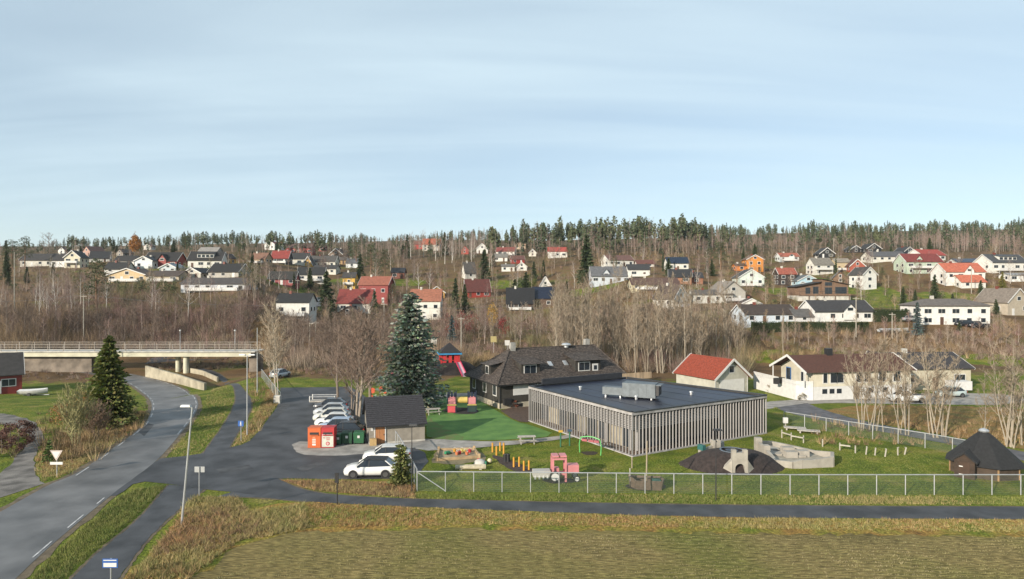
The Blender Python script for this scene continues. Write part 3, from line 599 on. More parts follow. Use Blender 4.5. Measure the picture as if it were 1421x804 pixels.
for cx, cy in ((ra[0] + .3, hd / 2 - .1), (rb[0] - .9, hd / 2 + .9)): MB().box(cx - .4, cx + .4, cy - .35, cy + .35, rz - 1, rz + .95).build('chimney', mat('plaster_grey', '8d8b86', .9), ro)
MB().lathe((ra[0] + 9.5, hd / 2 - .3, rz - .1), [(.35, 0), (.35, .35), (.75, .4), (.6, .6), (.1, .7)], 12).build('roof_vent', STEEL, ro)
for x, y0, dw, dh, nw, kk in ((5.3, .5, 3.0, 2.25, 1, 0), (14.8, .2, 4.4, 2.35, 2, 1)):    # dormers
    D = MB(); D.box(-dw / 2, dw / 2, 0, 4.2, he - .3, he + dh); dm = put('dormer', D.mesh('dormer', DW), HD, (x, y0 + .5, 0)); q = MB(); courses(q, (-dw / 2 - .4, -.6, he + dh - .12), (dw / 2 + .4, -.6, he + dh - .12), (-dw / 2 - .2, 3.8, he + dh + .75), (dw / 2 + .2, 3.8, he + dh + .75), 7); q.build('dormer_roof', RT, dm)
    window(dm, -.1 if nw == 1 else -.7, 0, he + .78, 1.8, 1.05)
    if nw == 2:
        dd = MB().box(.75, 1.75, -.07, .02, he - .2, he + 1.65).build('balcony_door', WHITE, dm); MB().box(.98, 1.52, -.09, -.06, he + .75, he + 1.4).build('pane', GLASS, dd)
dm = put('dormer', MB().box(-1.5, 1.5, 0, 3.5, he - .2, he + 1.9).mesh('dormer', DW), HD, (.3, hd * .48, 0), -math.pi / 2); q = MB(); courses(q, (-1.9, -.4, he + 1.85), (1.9, -.4, he + 1.85), (-1.5, 3.4, he + 2.5), (1.5, 3.4, he + 2.5), 6); q.build('dormer_roof', RT, dm); window(dm, .2, 0, he + .6, .9, 1.0)
for t in (.16, .48, .84): window(HD, 0, hd * t, 1.7, 1.0, 1.55, -math.pi / 2)
bw = MB().box(2.0, 4.4, -.06, .02, 1.75, 3.25).build('window_shutter', WHITE, HD)
for x in (6.6, 9.9, 13.2, 16.5): window(HD, x, 0, 2.2, 1.3, 1.0)
for x in (9.2, 11.8):
    q = MB(); y = 1.9; z = e + (y + o) / (hd / 2 + o) * (rz - e); s_ = (rz - e) / (hd / 2 + o); q.hexa([(x - .32, y, z), (x + .32, y, z), (x + .32, y + .8, z + .8 * s_), (x - .32, y + .8, z + .8 * s_)], [(x - .32, y - .05, z + .14), (x + .32, y - .05, z + .14), (x + .32, y + .75, z + .8 * s_ + .14), (x - .32, y + .75, z + .8 * s_ + .14)]); s1 = q.build('skylight', STEEL, ro)
    q = MB(); q.quad((x - .24, y + .02, z + .17), (x + .24, y + .02, z + .17), (x + .24, y + .66, z + .66 * s_ + .17), (x - .24, y + .66, z + .66 * s_ + .17)); q.build('pane', GLASS, s1)
b = MB(); b.tube([(-.05, -.05, .1), (-.05, -.05, e)], .06, 6); b.build('downpipe', BLACK, HD); MB().box(2.3, 3.5, -.05, .03, .1, .55).build('cellar_window', BLACK, HD); MB().box(.4, 1.5, -.55, -.06, .55, 1.4).build('heat_pump', BLACK, HD)
b = MB(); b.box(15.2, 24, -2.6, -2.54, he - .6, he + .35); b.box(15.2, 24, -2.5, -.1, he - .7, he - .6); b.build('roof_terrace', WOOD, HD)
# ------------------------------------------------------------------ slatted kindergarten building
cn, cl, cr = g(877.5, 634), g(734.5, 584.5), g(1063, 601.5); zt_ = H - (572.5 - CY) / F * cn.y
cb = W(869, 524, (H - zt_) * F / (524 - CY)); cb.z = 0
KG = thing('kindergarten_building', 'flat roofed kindergarten building wrapped in pale vertical timber slats', 'building', cn); DIST.append((15, 75, 17, 0, 0, 0))
n0, l0, r0, b0 = Vector((0, 0, 0)), cl - cn, cr - cn, cb - cn; TOP = zt_
SL = mat('slat_wood', '949190', .8, .22, 1.3, stretch=(1, 1, .15)); DG = mat('dark_wall', (.03, .03, .028), .6, .3, 1)
ROOFM = mat('roof_felt', '161d30', .42, .4, .35, bump=.008, bscale=14, detail=8)
ins = (n0 + l0 + r0 + b0) / 4
def inset(p, d): v = ins - p; return p + v * (d / v.length)
slm = MB().box(-.036, .036, -.06, .06, .12, TOP - .32).mesh('slat', SL)
lvs = []
for side, (A, B, n) in enumerate(((n0, l0, 40), (n0, r0, 44))):
    d = B - A; a = math.atan2(d.y, d.x)
    for i in range(n + 1 if side == 0 else n):
        t = (i if side == 0 else i + 1) / n; p = A.lerp(B, t); put('slat', slm, KG, p, a)
    nr = Vector((d.y, -d.x, 0)).normalized(); nr = nr if nr.dot(ins - A) > 0 else -nr
    for j in range(8):       # horizontal louvres behind the slats
        z = TOP - .55 - j * .17; q = MB(); q.bar(A.lerp(B, .005) + nr * .17 + Vector((0, 0, z)), A.lerp(B, .995 if side == 0 else .62) + nr * .17 + Vector((0, 0, z)), .06, .09); q.build('louvre', SL, KG)
    q = MB(); q.bar(A.lerp(B, -.004) + Vector((0, 0, .05)), A.lerp(B, 1) + Vector((0, 0, .05)), .32, .12); q.build('base_beam', SL, KG)
    q = MB(); q.bar(A.lerp(B, -.006) + nr * .02 + Vector((0, 0, TOP - .14)), B + nr * .02 + Vector((0, 0, TOP - .14)), .30, .30); q.build('fascia', SL, KG)
    # recessed glazed wall
    off = 1.7; P0, P1 = A + nr * off + d.normalized() * off, B + nr * off; m_ = Matrix.Rotation(a, 4, 'Z')
    w = MB(); w.quad(P0 + Vector((0, 0, 0)), P1, P1 + Vector((0, 0, TOP - .35)), P0 + Vector((0, 0, TOP - .35))); w.build('recessed_wall', DG if side else mat('light_cladding', '8e8778', .8, .2, 1, bands=('X', .15)), KG)
    ln = (P1 - P0).length; nn = 9
    for i in range(nn):
        t = (i + .5) / nn; p = P0.lerp(P1, t) - nr * .06
        if side == 0 and i in (1, 4, 7): continue
        wd = ln / nn * (.78 if side == 0 else .92); q = MB(); q.box(-wd / 2, wd / 2, -.03, .03, .15, 2.7); o = put('glazing', q.mesh('glazing', BLACK), KG, p, a)
        q = MB(); q.box(-wd / 2 + .07, wd / 2 - .07, -.05, .05, .25, 2.6); q.build('pane', GLASS, o)
    for i in range(0, nn, 2):
        p = P0.lerp(P1, i / nn) - nr * .5; q = MB(); q.tube([(p.x, p.y, .1), (p.x, p.y, TOP - .4)], .08, 6); q.build('column', SL, KG)
def ring(*P): return [tuple(p) for p in P]
dk = MB(); dk.quad(*[p + Vector((0, 0, .09)) for p in (n0, r0, b0, l0)]); dk.build('deck', mat('deck_boards', '5f4f43', .85, .2, 1, bands=('X', .14)), KG)
q = MB(); rp = [inset(p, .25) + Vector((0, 0, TOP - .10)) for p in (n0, r0, b0, l0)]; q.quad(*rp); q.build('roof', ROOFM, KG)
q = MB()
for A, B in ((n0, r0), (r0, b0), (b0, l0), (l0, n0)): q.bar(A + Vector((0, 0, TOP + .045)), B + Vector((0, 0, TOP + .045)), .42, .07)
q.build('coping', BLACK, KG)
q = MB()
for A, B in ((r0, b0), (b0, l0)): q.bar(A.lerp(B, .01) + Vector((0, 0, TOP / 2)), A.lerp(B, .99) + Vector((0, 0, TOP / 2)), .25, TOP - .02)
q.build('rear_wall', DG, KG)
q = MB(); q.bar(l0.lerp(b0, .12) + Vector((0, 0, TOP + .42)), b0.lerp(l0, .05) + Vector((0, 0, TOP + .42)), .2, .66); q.build('upstand', mat('bitumen', (.022, .024, .03), .7), KG)
for t in (.15, .32, .5, .68, .85):
    a_, c_ = rp[0].lerp(rp[1], t), rp[3].lerp(rp[2], t); q = MB(); q.bar(a_ + Vector((0, 0, .012)), c_ + Vector((0, 0, .012)), .1, .02); q.build('roof_seam', mat('seam', (.02, .024, .034), .5), KG)
for s_, t in ((.3, .3), (.7, .25), (.78, .7), (.25, .75)):
    a_ = rp[0].lerp(rp[1], s_).lerp(rp[3].lerp(rp[2], s_), t); q = MB(); q.lathe(a_, [(.16, 0), (.16, .3), (.24, .32), (.2, .42)], 10); q.build('roof_vent', STEEL, KG)
# rooftop ventilation unit
vc = W(882, 551, (H - TOP) * F / (551 - CY)) ; vc.z = TOP - .1
V = thing('ventilation_unit', 'large grey ventilation unit on the flat dark roof', 'ventilation unit', vc, math.atan2(r0.y, r0.x) - .95); GM = mat('grey_metal', '5f666b', .5, .15, metal=.2)
for x in (-3.3, -1.6, .2, 1.9): MB().box(x - .08, x + .08, -.7, .7, 0, .22).build('foot', STEEL, V)
MB().box(-1.3, 2.4, -.95, .95, .22, 1.75).build('casing', GM, V); MB().box(-3.7, -1.32, -.55, .55, .25, 1.1).build('duct', GM, V)
for i in range(4): MB().box(-1.25 + i * .92, -.42 + i * .92, -.98, -.955, .32, 1.66).build('panel', GM, V)
MB().box(2.42, 2.75, -.8, .8, .5, 1.6).build('hood', BLACK, V); MB().box(2.43, 3.0, -.85, .85, 1.61, 1.68).build('hood_cover', GM, V)
# ------------------------------------------------------------------ bin shed
a, c = g(512.5, 617.5), g(589.5, 612); u = (c - a); w = u.length; SH = thing('shed', 'small grey shed with dark tiled roof and pale wooden door', 'shed', a, math.atan2(u.y, u.x)); he = H - (588 - CY) / F * a.y; dp = 6.2; rs = 2.25; DIST.append((a.x + 3, a.y + 3, 6, 0, 0, 0))
SHB = mat('grey_boards', '7a756c', .8, .12, 1.5, bands=('X', .15)); b = MB(); b.box(0, w, 0, dp, .2, he); i = len(b.v); b.v += [(0, dp / 2, he + rs), (w, dp / 2, he + rs)]; b.f += [(4, i, 7), (5, 6, i + 1)]; b.build('wall', SHB, SH)
MB().box(-.03, w + .03, -.03, dp + .03, -.3, .195).build('plinth', CONC, SH); b = MB(); X0, X1 = -.3, w + .2; ey = he - .28; RTS = mat('grey_tiles', '2e2d31', .8, .35, 6, bump=.02, bscale=9)
courses(b, (X0, -.45, ey), (X1, -.45, ey), (X0, dp / 2, he + rs + .05), (X1, dp / 2, he + rs + .05), 15); courses(b, (X1, dp + .45, ey), (X0, dp + .45, ey), (X1, dp / 2, he + rs + .05), (X0, dp / 2, he + rs + .05), 15); ro = b.build('roof', RTS, SH)
dd = MB().box(.62, 1.62, -.05, .02, .02, 2.0).build('door', mat('door_wood', '9a6a44', .7, .2, 3, stretch=(3, 1, .3)), SH); b = MB(); b.box(.5, .61, -.08, .02, 0, 2.1); b.box(1.63, 1.74, -.08, .02, 0, 2.1); b.box(.611, 1.629, -.08, .02, 2.01, 2.1); b.build('door_frame', WHITE, SH); MB().box(1.48, 1.56, -.1, -.05, .95, 1.05).build('handle', BLACK, dd)
MB().box(.15, .42, -.04, .02, 1.45, 1.75).build('notice', WHITE, SH); MB().box(0.02, .68, -.75, -.2, 0, .75).build('wooden_box', mat('pale_wood', 'a58a5e', .8), SH); b = MB(); b.bar((X0, -.48, ey - .02), (X1, -.48, ey - .02), .1, .1); b.build('gutter', BLACK, SH)
# ------------------------------------------------------------------ garage with red roof
p = g(992, 548); u = Vector((.90, .44, 0)); ang = math.atan2(u.y, u.x); GA = thing('garage', 'grey-green garage with bright red tiled roof and white gable trim', 'garage', p, ang); gw = 7.0; gd = 9.0; he = H - (525 - CY) / F * p.y; rs = 2.75; DIST.append((p.x + 2, p.y + 4, 8, 0, 0, 0))
GB = mat('sage_boards', 'a5a398', .75, .1, 1, bands=('Z', .18)); x2 = gw / 2; b = body(gw, gd, he, rs, False, -.3); [b.v.__setitem__(i, (v[0] + x2, v[1], v[2])) for i, v in enumerate(b.v)]; b.build('wall', GB, GA)
RR = mat('red_tiles', '7e3826', .85, .35, 5, bump=.03, bscale=8); k = rs / x2; o = .45; b = MB(); courses(b, (-o, gd + .3, he - o * k + .08), (-o, -.5, he - o * k + .08), (x2, gd + .3, he + rs + .08), (x2, -.5, he + rs + .08), 16); courses(b, (gw + o, -.5, he - o * k + .08), (gw + o, gd + .3, he - o * k + .08), (x2, -.5, he + rs + .08), (x2, gd + .3, he + rs + .08), 16); b.build('roof', RR, GA)
for y in (-.55, gd + .35):
    t = MB(); t.bar((-o - .05, y, he - o * k + .02), (x2, y, he + rs + .05), .07, .34); t.bar((x2, y, he + rs + .05), (gw + o + .05, y, he - o * k + .02), .07, .34); t.build('bargeboard', WHITE, GA)
MB().box(1.0, gw - .8, -.06, .03, .05, 2.2).build('garage_door', WHITE, GA); window(GA, x2, 0, he + .7, .9, 1.0); t = MB(); t.bar((-.06, gd / 2, he - .1), (-.06, gd / 2 - .01, he - .1), .1, .1); 
b = MB(); [b.box(q, q + .14, -.04, -.005, -.2, he - .1) for q in (0.0, gw - .14)]; b.build('corner_board', WHITE, GA)
# ------------------------------------------------------------------ cream house with white terrace
p = g(1129, 556); u = Vector((.985, .17, 0)); CH = thing('cream_house', 'cream two storey house with brown roof and white terrace wall', 'house', p, math.atan2(u.y, u.x)); wl, dp = 16.5, 8.2; DIST.append((p.x + 7, p.y + 5, 12, 0, 0, 0)); he = H - (515 - CY) / F * p.y; rs = 1.9; hm = he * .46
CW = mat('cream_boards', 'b7b1a0', .75, .08, 1, bands=('X', .18)); b = body(wl, dp, he, rs, True, hm); [b.v.__setitem__(i, (v[0] + wl / 2, v[1], v[2])) for i, v in enumerate(b.v)]; b.build('upper_wall', CW, CH)
MB().box(-.03, wl + .03, -.03, dp + .03, -.8, hm - .01).build('lower_wall', WHITE, CH); b = MB(); k = rs / (dp / 2); o = .6
BR = mat('brown_tiles', '4f332a', .85, .3, 5, bump=.03, bscale=8); courses(b, (-1.6, -o, he - o * k + .06), (wl + .4, -o, he - o * k + .06), (-1.6, dp / 2, he + rs + .06), (wl + .4, dp / 2, he + rs + .06), 16); courses(b, (wl + .4, dp + o, he - o * k + .06), (-1.6, dp + o, he - o * k + .06), (wl + .4, dp / 2, he + rs + .06), (-1.6, dp / 2, he + rs + .06), 16); ro = b.build('roof', BR, CH)
for x in (-1.65, wl + .45):
    t = MB(); t.bar((x, -o - .05, he - o * k + .02), (x, dp / 2, he + rs + .04), .07, .34); t.bar((x, dp / 2, he + rs + .04), (x, dp + o + .05, he - o * k + .02), .07, .34); t.build('bargeboard', WHITE, CH)
MB().box(5.0, 5.9, dp / 2 - .4, dp / 2 + .4, he + rs - .5, he + rs + 1.0).build('chimney', BLACK, ro)
for x, ww in ((1.9, .6), (3.3, 1.0), (4.4, 1.0), (7.6, 1.0), (9, 1.0), (11.5, 1.1), (14, 1.1)): window(CH, x, 0, hm + .55, ww, 1.35)
for x in (1.8, 3.0, 4.2, 9.5, 12, 14.5): window(CH, x, 0, .95, .8, .7)
dd = MB().box(6.6, 7.6, -.06, .02, 0, 1.95).build('door', paint('6a5a48'), CH); MB().box(7.4, 7.48, -.1, -.05, .9, 1.02).build('handle', BLACK, dd)
window(CH, 0, dp * .3, hm + .5, .9, 1.4, -math.pi / 2); window(CH, 0, dp * .75, hm + .2, 1.0, 1.9, -math.pi / 2, paint('3b6ea8')); b = MB(); b.lathe((0, 0, 0), [(.42, -.02), (.42, .05)], 16); q = put('gable_vent', b.mesh('gable_vent', GREYW), CH, (-.03, dp / 2, he + .7)); q.rotation_euler = (0, -math.pi / 2, 0)
for y in (.1, dp - .1): MB().box(-1.55, -1.42, y - .06, y + .06, hm, he - .02).build('post', WHITE, CH)
TR = thing('terrace', 'white boarded raised terrace wall wrapped round the cream house', 'terrace', p, math.atan2(u.y, u.x)); tz = hm + .05; pts = [(-.1, -.05)] + [(dq.dot(u), dq.dot(Vector((-u.y, u.x, 0)))) for dq in (g(a_, b_) - p for a_, b_ in ((1104, 555), (1075, 547), (1046, 539)))]
MB().quad(*[(x, y, tz - .12) for x, y in pts + [(-.1, pts[-1][1])]]).build('deck', GREYW, TR)
for (x0, y0), (x1, y1) in zip(pts, pts[1:]):
    n = max(1, int(math.hypot(x1 - x0, y1 - y0) / 1.3))
    q = MB(); q.bar((x0, y0, tz / 2 - .1), (x1, y1, tz / 2 - .1), .08, tz + .25); q.build('lower_wall', WHITE, TR)
    for zz_, hh in ((.12, .17), (.32, .17), (.52, .17), (.70, .12)): q = MB(); q.bar((x0, y0, tz + zz_), (x1, y1, tz + zz_), .05, hh); q.build('rail_board', WHITE, TR)
for x, y in ((-3.5, 4), (-2.2, 4.6)): MB().box(x - .35, x + .35, y - .3, y + .3, tz - .1, tz + .8).build('terrace_box', BLACK, TR)
# neighbour house behind the cars
p = g(1298, 541); E = house(1298, 541, 104, 30, 17, 'ridge', 4, 'c4bca6', '3a3638', 'pale house with dark roof behind the parked cars and bare trees', 'TC', loc=p)
E2 = house(1246, 543, 26, 28, 21, 'gable', 6, 'c9c2b0', '4a3c38', 'beige gabled wing between the cream house and its dark roofed neighbour', 'T', depth=7)
# ------------------------------------------------------------------ left: bridge, retaining wall, red shed
BY = 137.0; BR_ = thing('bridge', 'pale concrete road bridge with grey railings over the underpass', 'bridge', (W(0, 490, BY).x, BY, 0)); zd = lambda px: H - ((488.5 if px < 120 else 488.5 - (px - 120) * .012) - CY) / F * BY
x0 = 0; x1 = W(348, 490, BY).x - BR_.location.x; BC = mat('bridge_concrete', 'b3b09c', .85, .12, .6); zb = zd(60)
MB().box(-40, x1, 0, 5.0, zb - 1.05, zb - .1).build('girder', BC, BR_); MB().box(-40, x1 + 1, -.25, 5.25, zb - .09, zb + .12).build('deck', CONC, BR_)
OLDS = mat('dull_steel', '8a8279', .6, .2, 1)
pm = MB().box(-.05, .05, -.05, .05, .13, 1.75).mesh('post', OLDS)
for y in (-.1, 5.05):
    n = 25
    for i in range(n + 1): put('post', pm, BR_, (-30 + (x1 + 30) * i / n, y, zb))
    for z in (.55, 1.05, 1.7): MB().box(-30, x1, y - .04, y + .04, zb + z - .04, zb + z + .04).build('rail', OLDS, BR_)
for px, w in ((238, .55), (254.5, .6)):
    x = W(px, 490, BY).x - BR_.location.x; yy = 2.8 if px < 250 else 1.2; q = MB(); q.tube([(x, yy, -2.5), (x, yy, zb - 1.06)], w, 12); q.build('pillar', BC, BR_)
for px0, px1 in ((-60, 122),): MB().box(W(px0, 0, BY).x - BR_.location.x, W(px1, 0, BY).x - BR_.location.x, 1.2, 4.4, -3, zb - 1.06).build('abutment', mat('stained_concrete', '6b6258', .9, .4, .5, bump=.02), BR_)
MB().box(x1 - .8, x1 + 1, 1, 4.4, -3, zb - 1.06).build('abutment', mat('stained_concrete'), BR_)
for px in (250, 326):   # slim lamp posts on the far side of the bridge
    b = thing('bridge_lamp', 'slim grey lamp post standing on the bridge', 'lamp post', (W(px, 0, BY + 4.6).x, BY + 4.6, zb + .13), 0, 'lamp posts on the bridge'); MB().tube([(0, 0, 0), (0, 0, 4.0)], [.07, .05], 6).build('pole', STEEL, b); MB().lathe((0, 0, 4.0), [(.08, 0), (.2, .12), (.2, .3), (.05, .36)], 8).build('lantern', WHITE, b)
P = resample([g(203, 523), g(226, 528), g(250, 533), g(268, 538), g(285, 542)], 9); WLm = mat('wall_concrete', '8f8877', .9, .25, .6, bump=.02); RW = thing('retaining_wall', 'curved pale concrete retaining wall beside the road under the bridge', 'wall', P[0])
for i, (a, c) in enumerate(zip(P, P[1:])):
    a = a - P[0]; c = c - P[0]; h0, h1 = (2.3 - 1.0 * i / 8), (2.3 - 1.0 * (i + 1) / 8); n = Vector((c.y - a.y, a.x - c.x, 0)).normalized() * .22; z = Vector((0, 0, -1))
    MB().hexa([a - n + z, c - n + z, c + n + z, a + n + z], [a - n + Vector((0, 0, h0)), c - n + Vector((0, 0, h1)), c + n + Vector((0, 0, h1)), a + n + Vector((0, 0, h0))]).build('wall_panel', WLm, RW)
P = resample([g(258, 516), g(280, 520), g(302, 530)], 6); RW = thing('retaining_wall', 'second lower concrete wall along the footpath behind the grass island', 'wall', P[0])
for a, c in zip(P, P[1:]): q = MB(); q.bar(a - P[0] + Vector((0, 0, .2)), c - P[0] + Vector((0, 0, .2)), .3, 1.5); q.build('wall_panel', WLm, RW)
p = g(-30, 549); RS = house(-22, 549, 96, 27, 26, 'ridge', 40, '8c2c24', '3a3634', 'red wooden boathouse with grey roof and white door beside the road', 'T', name='shed', cat='shed', loc=p)
q = MB(); wq = 5.0; q.box(1.6, 3.0, -.12, -.02, 0, 2.2); q.build('garage_door', WHITE, RS)
def rowboat(p, rz, L_, label, cover):
    E = thing('boat', label, 'boat', p, rz); prof = []
    for i in range(9):
        t = i / 8; w = .95 * (1 - (2 * max(0, t - .35) / 1.3) ** 2.2) * (1 if t > .1 else .9); x = -L_ / 2 + L_ * t; prof.append((x, max(.03, w), .35 + .2 * t * t))
    b = MB()
    for x, w, z in prof: b.v += [(x, -w, .5 + z), (x, -w * .8, .35), (x, 0, .18 + (z - .35)), (x, w * .8, .35), (x, w, .5 + z)]
    for i in range(8):
        for j in range(4): b.f.append((i * 5 + j, i * 5 + j + 1, i * 5 + j + 6, i * 5 + j + 5))
    b.f.append((0, 1, 2, 3, 4)); b.build('hull', WHITE, E, True); c = MB()
    for x, w, z in prof: c.v += [(x, -w * .99, .52 + z), (x, 0, .72 + z), (x, w * .99, .52 + z)]
    for i in range(8): c.f += [(i * 3, i * 3 + 3, i * 3 + 4, i * 3 + 1), (i * 3 + 1, i * 3 + 4, i * 3 + 5, i * 3 + 2)]
    c.build('cover', cover, E); b = MB(); b.bar((-L_ * .4, 0, .12), (L_ * .55, 0, .12), .1, .1); b.bar((-.3, -.7, .12), (-.3, .7, .12), .08, .08); b.build('trailer_frame', STEEL, E)
    for s in (-1, 1): q = MB(); q.tube([(-.3, s * .8, .28), (-.3, s * .95, .28)], .28, 10); q.build('wheel', BLACK, E)
    return E
rowboat(g(47, 549), .1, 4.4, 'small white boat on a trailer beside the red boathouse', WHITE)
rowboat(g(1240, 462), .0, 7.5, 'large white covered boat on a trailer below the bungalow hedge', WHITE)
# ------------------------------------------------------------------ cars
TY_ = mat('tyre', (.015, .015, .015), .9); RIM = mat('rim', (.18, .18, .19), .35, metal=.8); LAMPG = mat('lamp_glass', (.6, .62, .64), .15); TAIL = mat('tail_lamp', (.35, .02, .02), .3)
def car(p, head, colname, col, label, group=None, L_=4.5, w=1.84, h=1.58, pick=False, suv=1.0, cat='car'):
    E = thing('pickup_truck' if pick else 'parked_car', label, cat, p, head, group); P = mat('carpaint_' + colname, col, .22, .03, spec=.6); hw = w / 2; hl = L_ / 2
    # lower body stations: x, half width, bottom, belt, crown
    st = [(hl, .62, .42, .60, .64), (hl - .10, .80, .26, .74, .80), (hl - .45, .92, .22, .86, .93), (hl - 1.15, .98, .22, .96, 1.02), (.4, 1.0, .22, .98, 1.0), (-.9, 1.0, .22, 1.0, 1.02), (-hl + .55, .98, .22, 1.02, 1.06), (-hl + .12, .90, .30, 1.0, 1.08), (-hl, .74, .42, .92, .98)]
    if pick: st = [(a, b_, c, min(d, .98), min(e, 1.0)) for a, b_, c, d, e in st]
    b = MB(); m_ = 8
    for x, a, z0, zb_, zc in st:
        q = hw * a; z0, zb_, zc = z0 * suv, zb_ * suv, zc * suv; b.v += [(x, -q * .92, z0), (x, -q, z0 + (zb_ - z0) * .35), (x, -q * .985, zb_ - .06), (x, -q * .86, zc - .015), (x, q * .86, zc - .015), (x, q * .985, zb_ - .06), (x, q, z0 + (zb_ - z0) * .35), (x, q * .92, z0)]
    for i in range(len(st) - 1):
        for j in range(m_): k = (j + 1) % m_; b.f.append((i * m_ + j, i * m_ + k, (i + 1) * m_ + k, (i + 1) * m_ + j))
    b.f += [tuple(reversed(range(m_))), tuple(range((len(st) - 1) * m_, len(st) * m_))]; b.f = [tuple(reversed(f)) for f in b.f]; b.build('body', P, E, True)
    zb_ = .97 * suv; cab = [(hl - 1.05, .80, zb_), (hl - 1.75, .72, h - .05), (.1, .74, h - .01), (-hl + .95 if not pick else -.1, .70, h - .06), (-hl + .28 if not pick else -.45, .78, zb_ + .04)]
    g_ = MB(); roof = MB()
    for x, a, z in cab: g_.v += [(x, -hw * a if z > zb_ + .1 else -hw * .9, z), (x, hw * a if z > zb_ + .1 else hw * .9, z)]
    g_.v += [(cab[2][0], -hw * .93, zb_), (cab[2][0], hw * .93, zb_)]
    g_.f = [(0, 1, 3, 2), (2, 3, 5, 4), (4, 5, 7, 6), (6, 7, 9, 8), (0, 2, 4, 10), (10, 4, 6, 8), (1, 11, 5, 3), (11, 9, 7, 5)]; gl = g_.build('window_glass', GLASS, E)
    r = cab[1:4]; roof.v = [(x + dx, s * hw * a * 1.0, z + .02 + dz) for (x, a, z), dx in zip(r, (-.04, 0, -.10)) for dz in (0, .035) for s in (-1, 1)]
    roof.f = [(2, 3, 7, 6), (6, 7, 11, 10), (0, 2, 6, 4), (4, 6, 10, 8), (1, 5, 7, 3), (5, 9, 11, 7), (0, 1, 3, 2), (8, 10, 11, 9), (0, 4, 5, 1), (4, 8, 9, 5)]; roof.build('roof', P if colname != 'white_blackroof' else BLACK, E, False)
    for s in (-1, 1):
        for a_, b_, c_, d_ in (((cab[0][0], s * hw * .905, zb_), (cab[1][0], s * hw * .735, cab[1][2]), .06, .06), ((cab[2][0] - .05, s * hw * .94, zb_), (cab[2][0] - .05, s * hw * .75, h), .07, .04), ((cab[4][0], s * hw * .905, zb_), (cab[3][0], s * hw * .715, cab[3][2]), .14, .07)): pl = MB(); pl.bar(a_, b_, c_, d_); pl.build('pillar', P if abs(a_[0] - cab[2][0]) > .2 else BLACK, E)
    wr = .34 * suv; wm = MB(); wm.lathe((0, 0, 0), [(wr - .03, -.11), (wr, -.08), (wr, .08), (wr - .03, .11)], 20); rm_ = MB(); rm_.lathe((0, 0, 0), [(wr * .66, -.125), (wr * .66, .125)], 12); ar = MB(); ar.lathe((0, 0, 0), [(wr * 1.17, -.10), (wr * 1.17, .10)], 20)
    wme, rme, ame = wm.mesh('wheel', TY_), rm_.mesh('rim', RIM), ar.mesh('wheel_arch', BLACK)
    for sx in (hl - .88, -hl + .92):
        for s in (-1, 1):
            o = put('wheel', wme, E, (sx, s * (hw - .10), wr)); o.rotation_euler = (math.pi / 2, 0, 0); put('rim', rme, o); o = put('wheel_arch', ame, E, (sx, s * (hw - .095), wr)); o.rotation_euler = (math.pi / 2, 0, 0)
    for s in (-1, 1):
        MB().box(hl - .34, hl - .06, s * hw * .62 - .2, s * hw * .62 + .2, .66 * suv, .77 * suv).build('headlight', LAMPG, E); MB().box(-hl - .01, -hl + .22, s * hw * .70 - .16, s * hw * .70 + .16, .80 * suv, .94 * suv).build('tail_light', TAIL, E); MB().box(hl - 1.25, hl - 1.1, s * (hw + .06) - .09, s * (hw + .06) + .09, zb_, zb_ + .13).build('mirror', P, E)
    b = MB(); [b.box(-hl + 1.35, hl - 1.35, s * (hw - .03) - .03, s * (hw - .03) + .03, .2, .30) for s in (-1, 1)]; b.build('side_sill', BLACK, E); b = MB(); b.box(hl - .03, hl + .02, -.5, .5, .42 * suv, .58 * suv); b.build('grille', BLACK, E)
    if pick: MB().box(-hl + .15, -.6, -hw * .8, hw * .8, .99 * suv, 1.02 * suv).build('load_bed', BLACK, E)
    return E
rowc = 'cars parked in a row beside the bins'
car(g(515, 660), R(183), 'white_blackroof', (.6, .6, .59), 'white SUV with dark roof glass parked in front next to the conifer bush', L_=4.6, w=1.88, h=1.55, suv=1.02)
car(g(537, 640), R(186), 'white', (.6, .6, .59), 'white car parked just behind the SUV with the dark roof', L_=4.5, h=1.5)
car(g(478, 606), R(186), 'black', (.012, .014, .018), 'black SUV parked closest to the green bins', L_=4.5, h=1.66, suv=1.04)
car(g(468, 599), R(187), 'paleblue', (.30, .38, .50), 'pale blue car parked between the black SUV and a white hatchback')
car(g(464, 591.5), R(186), 'white', (.6, .6, .59), 'white hatchback parked next to the pale blue car')
car(g(461, 584), R(188), 'offwhite', (.50, .50, .46), 'off-white estate car parked between the white hatchback and a silver car', L_=4.6)
car(g(460, 576.5), R(187), 'silver', (.36, .38, .40), 'silver car parked between the off-white estate and a dark grey car')
car(g(459, 569), R(188), 'darkgrey', (.05, .055, .065), 'dark grey car parked next to the flat trailer')
car(g(389, 524), R(75), 'silver', (.42, .44, .46), 'silver car parked alone by the fence at the back of the lot')
car(g(1258, 558), R(178), 'white', (.6, .6, .59), 'white pickup truck parked under bare trees by the cream house', L_=5.2, h=1.75, suv=1.1, pick=True, cat='pickup truck')
car(g(1318, 551), R(185), 'silvergreen', (.34, .40, .40), 'silver green car parked beside a white trailer')
car(g(1338, 452.5), R(178), 'black', (.012, .014, .018), 'dark car parked in front of the big white villa door', L_=4.6)
car(g(1357, 455), R(180), 'black', (.012, .014, .018), 'black pickup truck parked in front of the big white villa', L_=5.2, h=1.75, suv=1.08, pick=True, cat='pickup truck')
car(g(1262, 446), R(5), 'grey', (.2, .21, .22), 'grey car parked by the tall hedge block')
p = g(1330, 545); T = thing('trailer', 'white box trailer beside the silver green car', 'trailer', p, .08); MB().box(-1.6, 1.6, -.9, .9, .5, 1.9).build('box', WHITE, T); MB().box(-2.4, -1.61, -.06, .06, .45, .55).build('drawbar', STEEL, T)
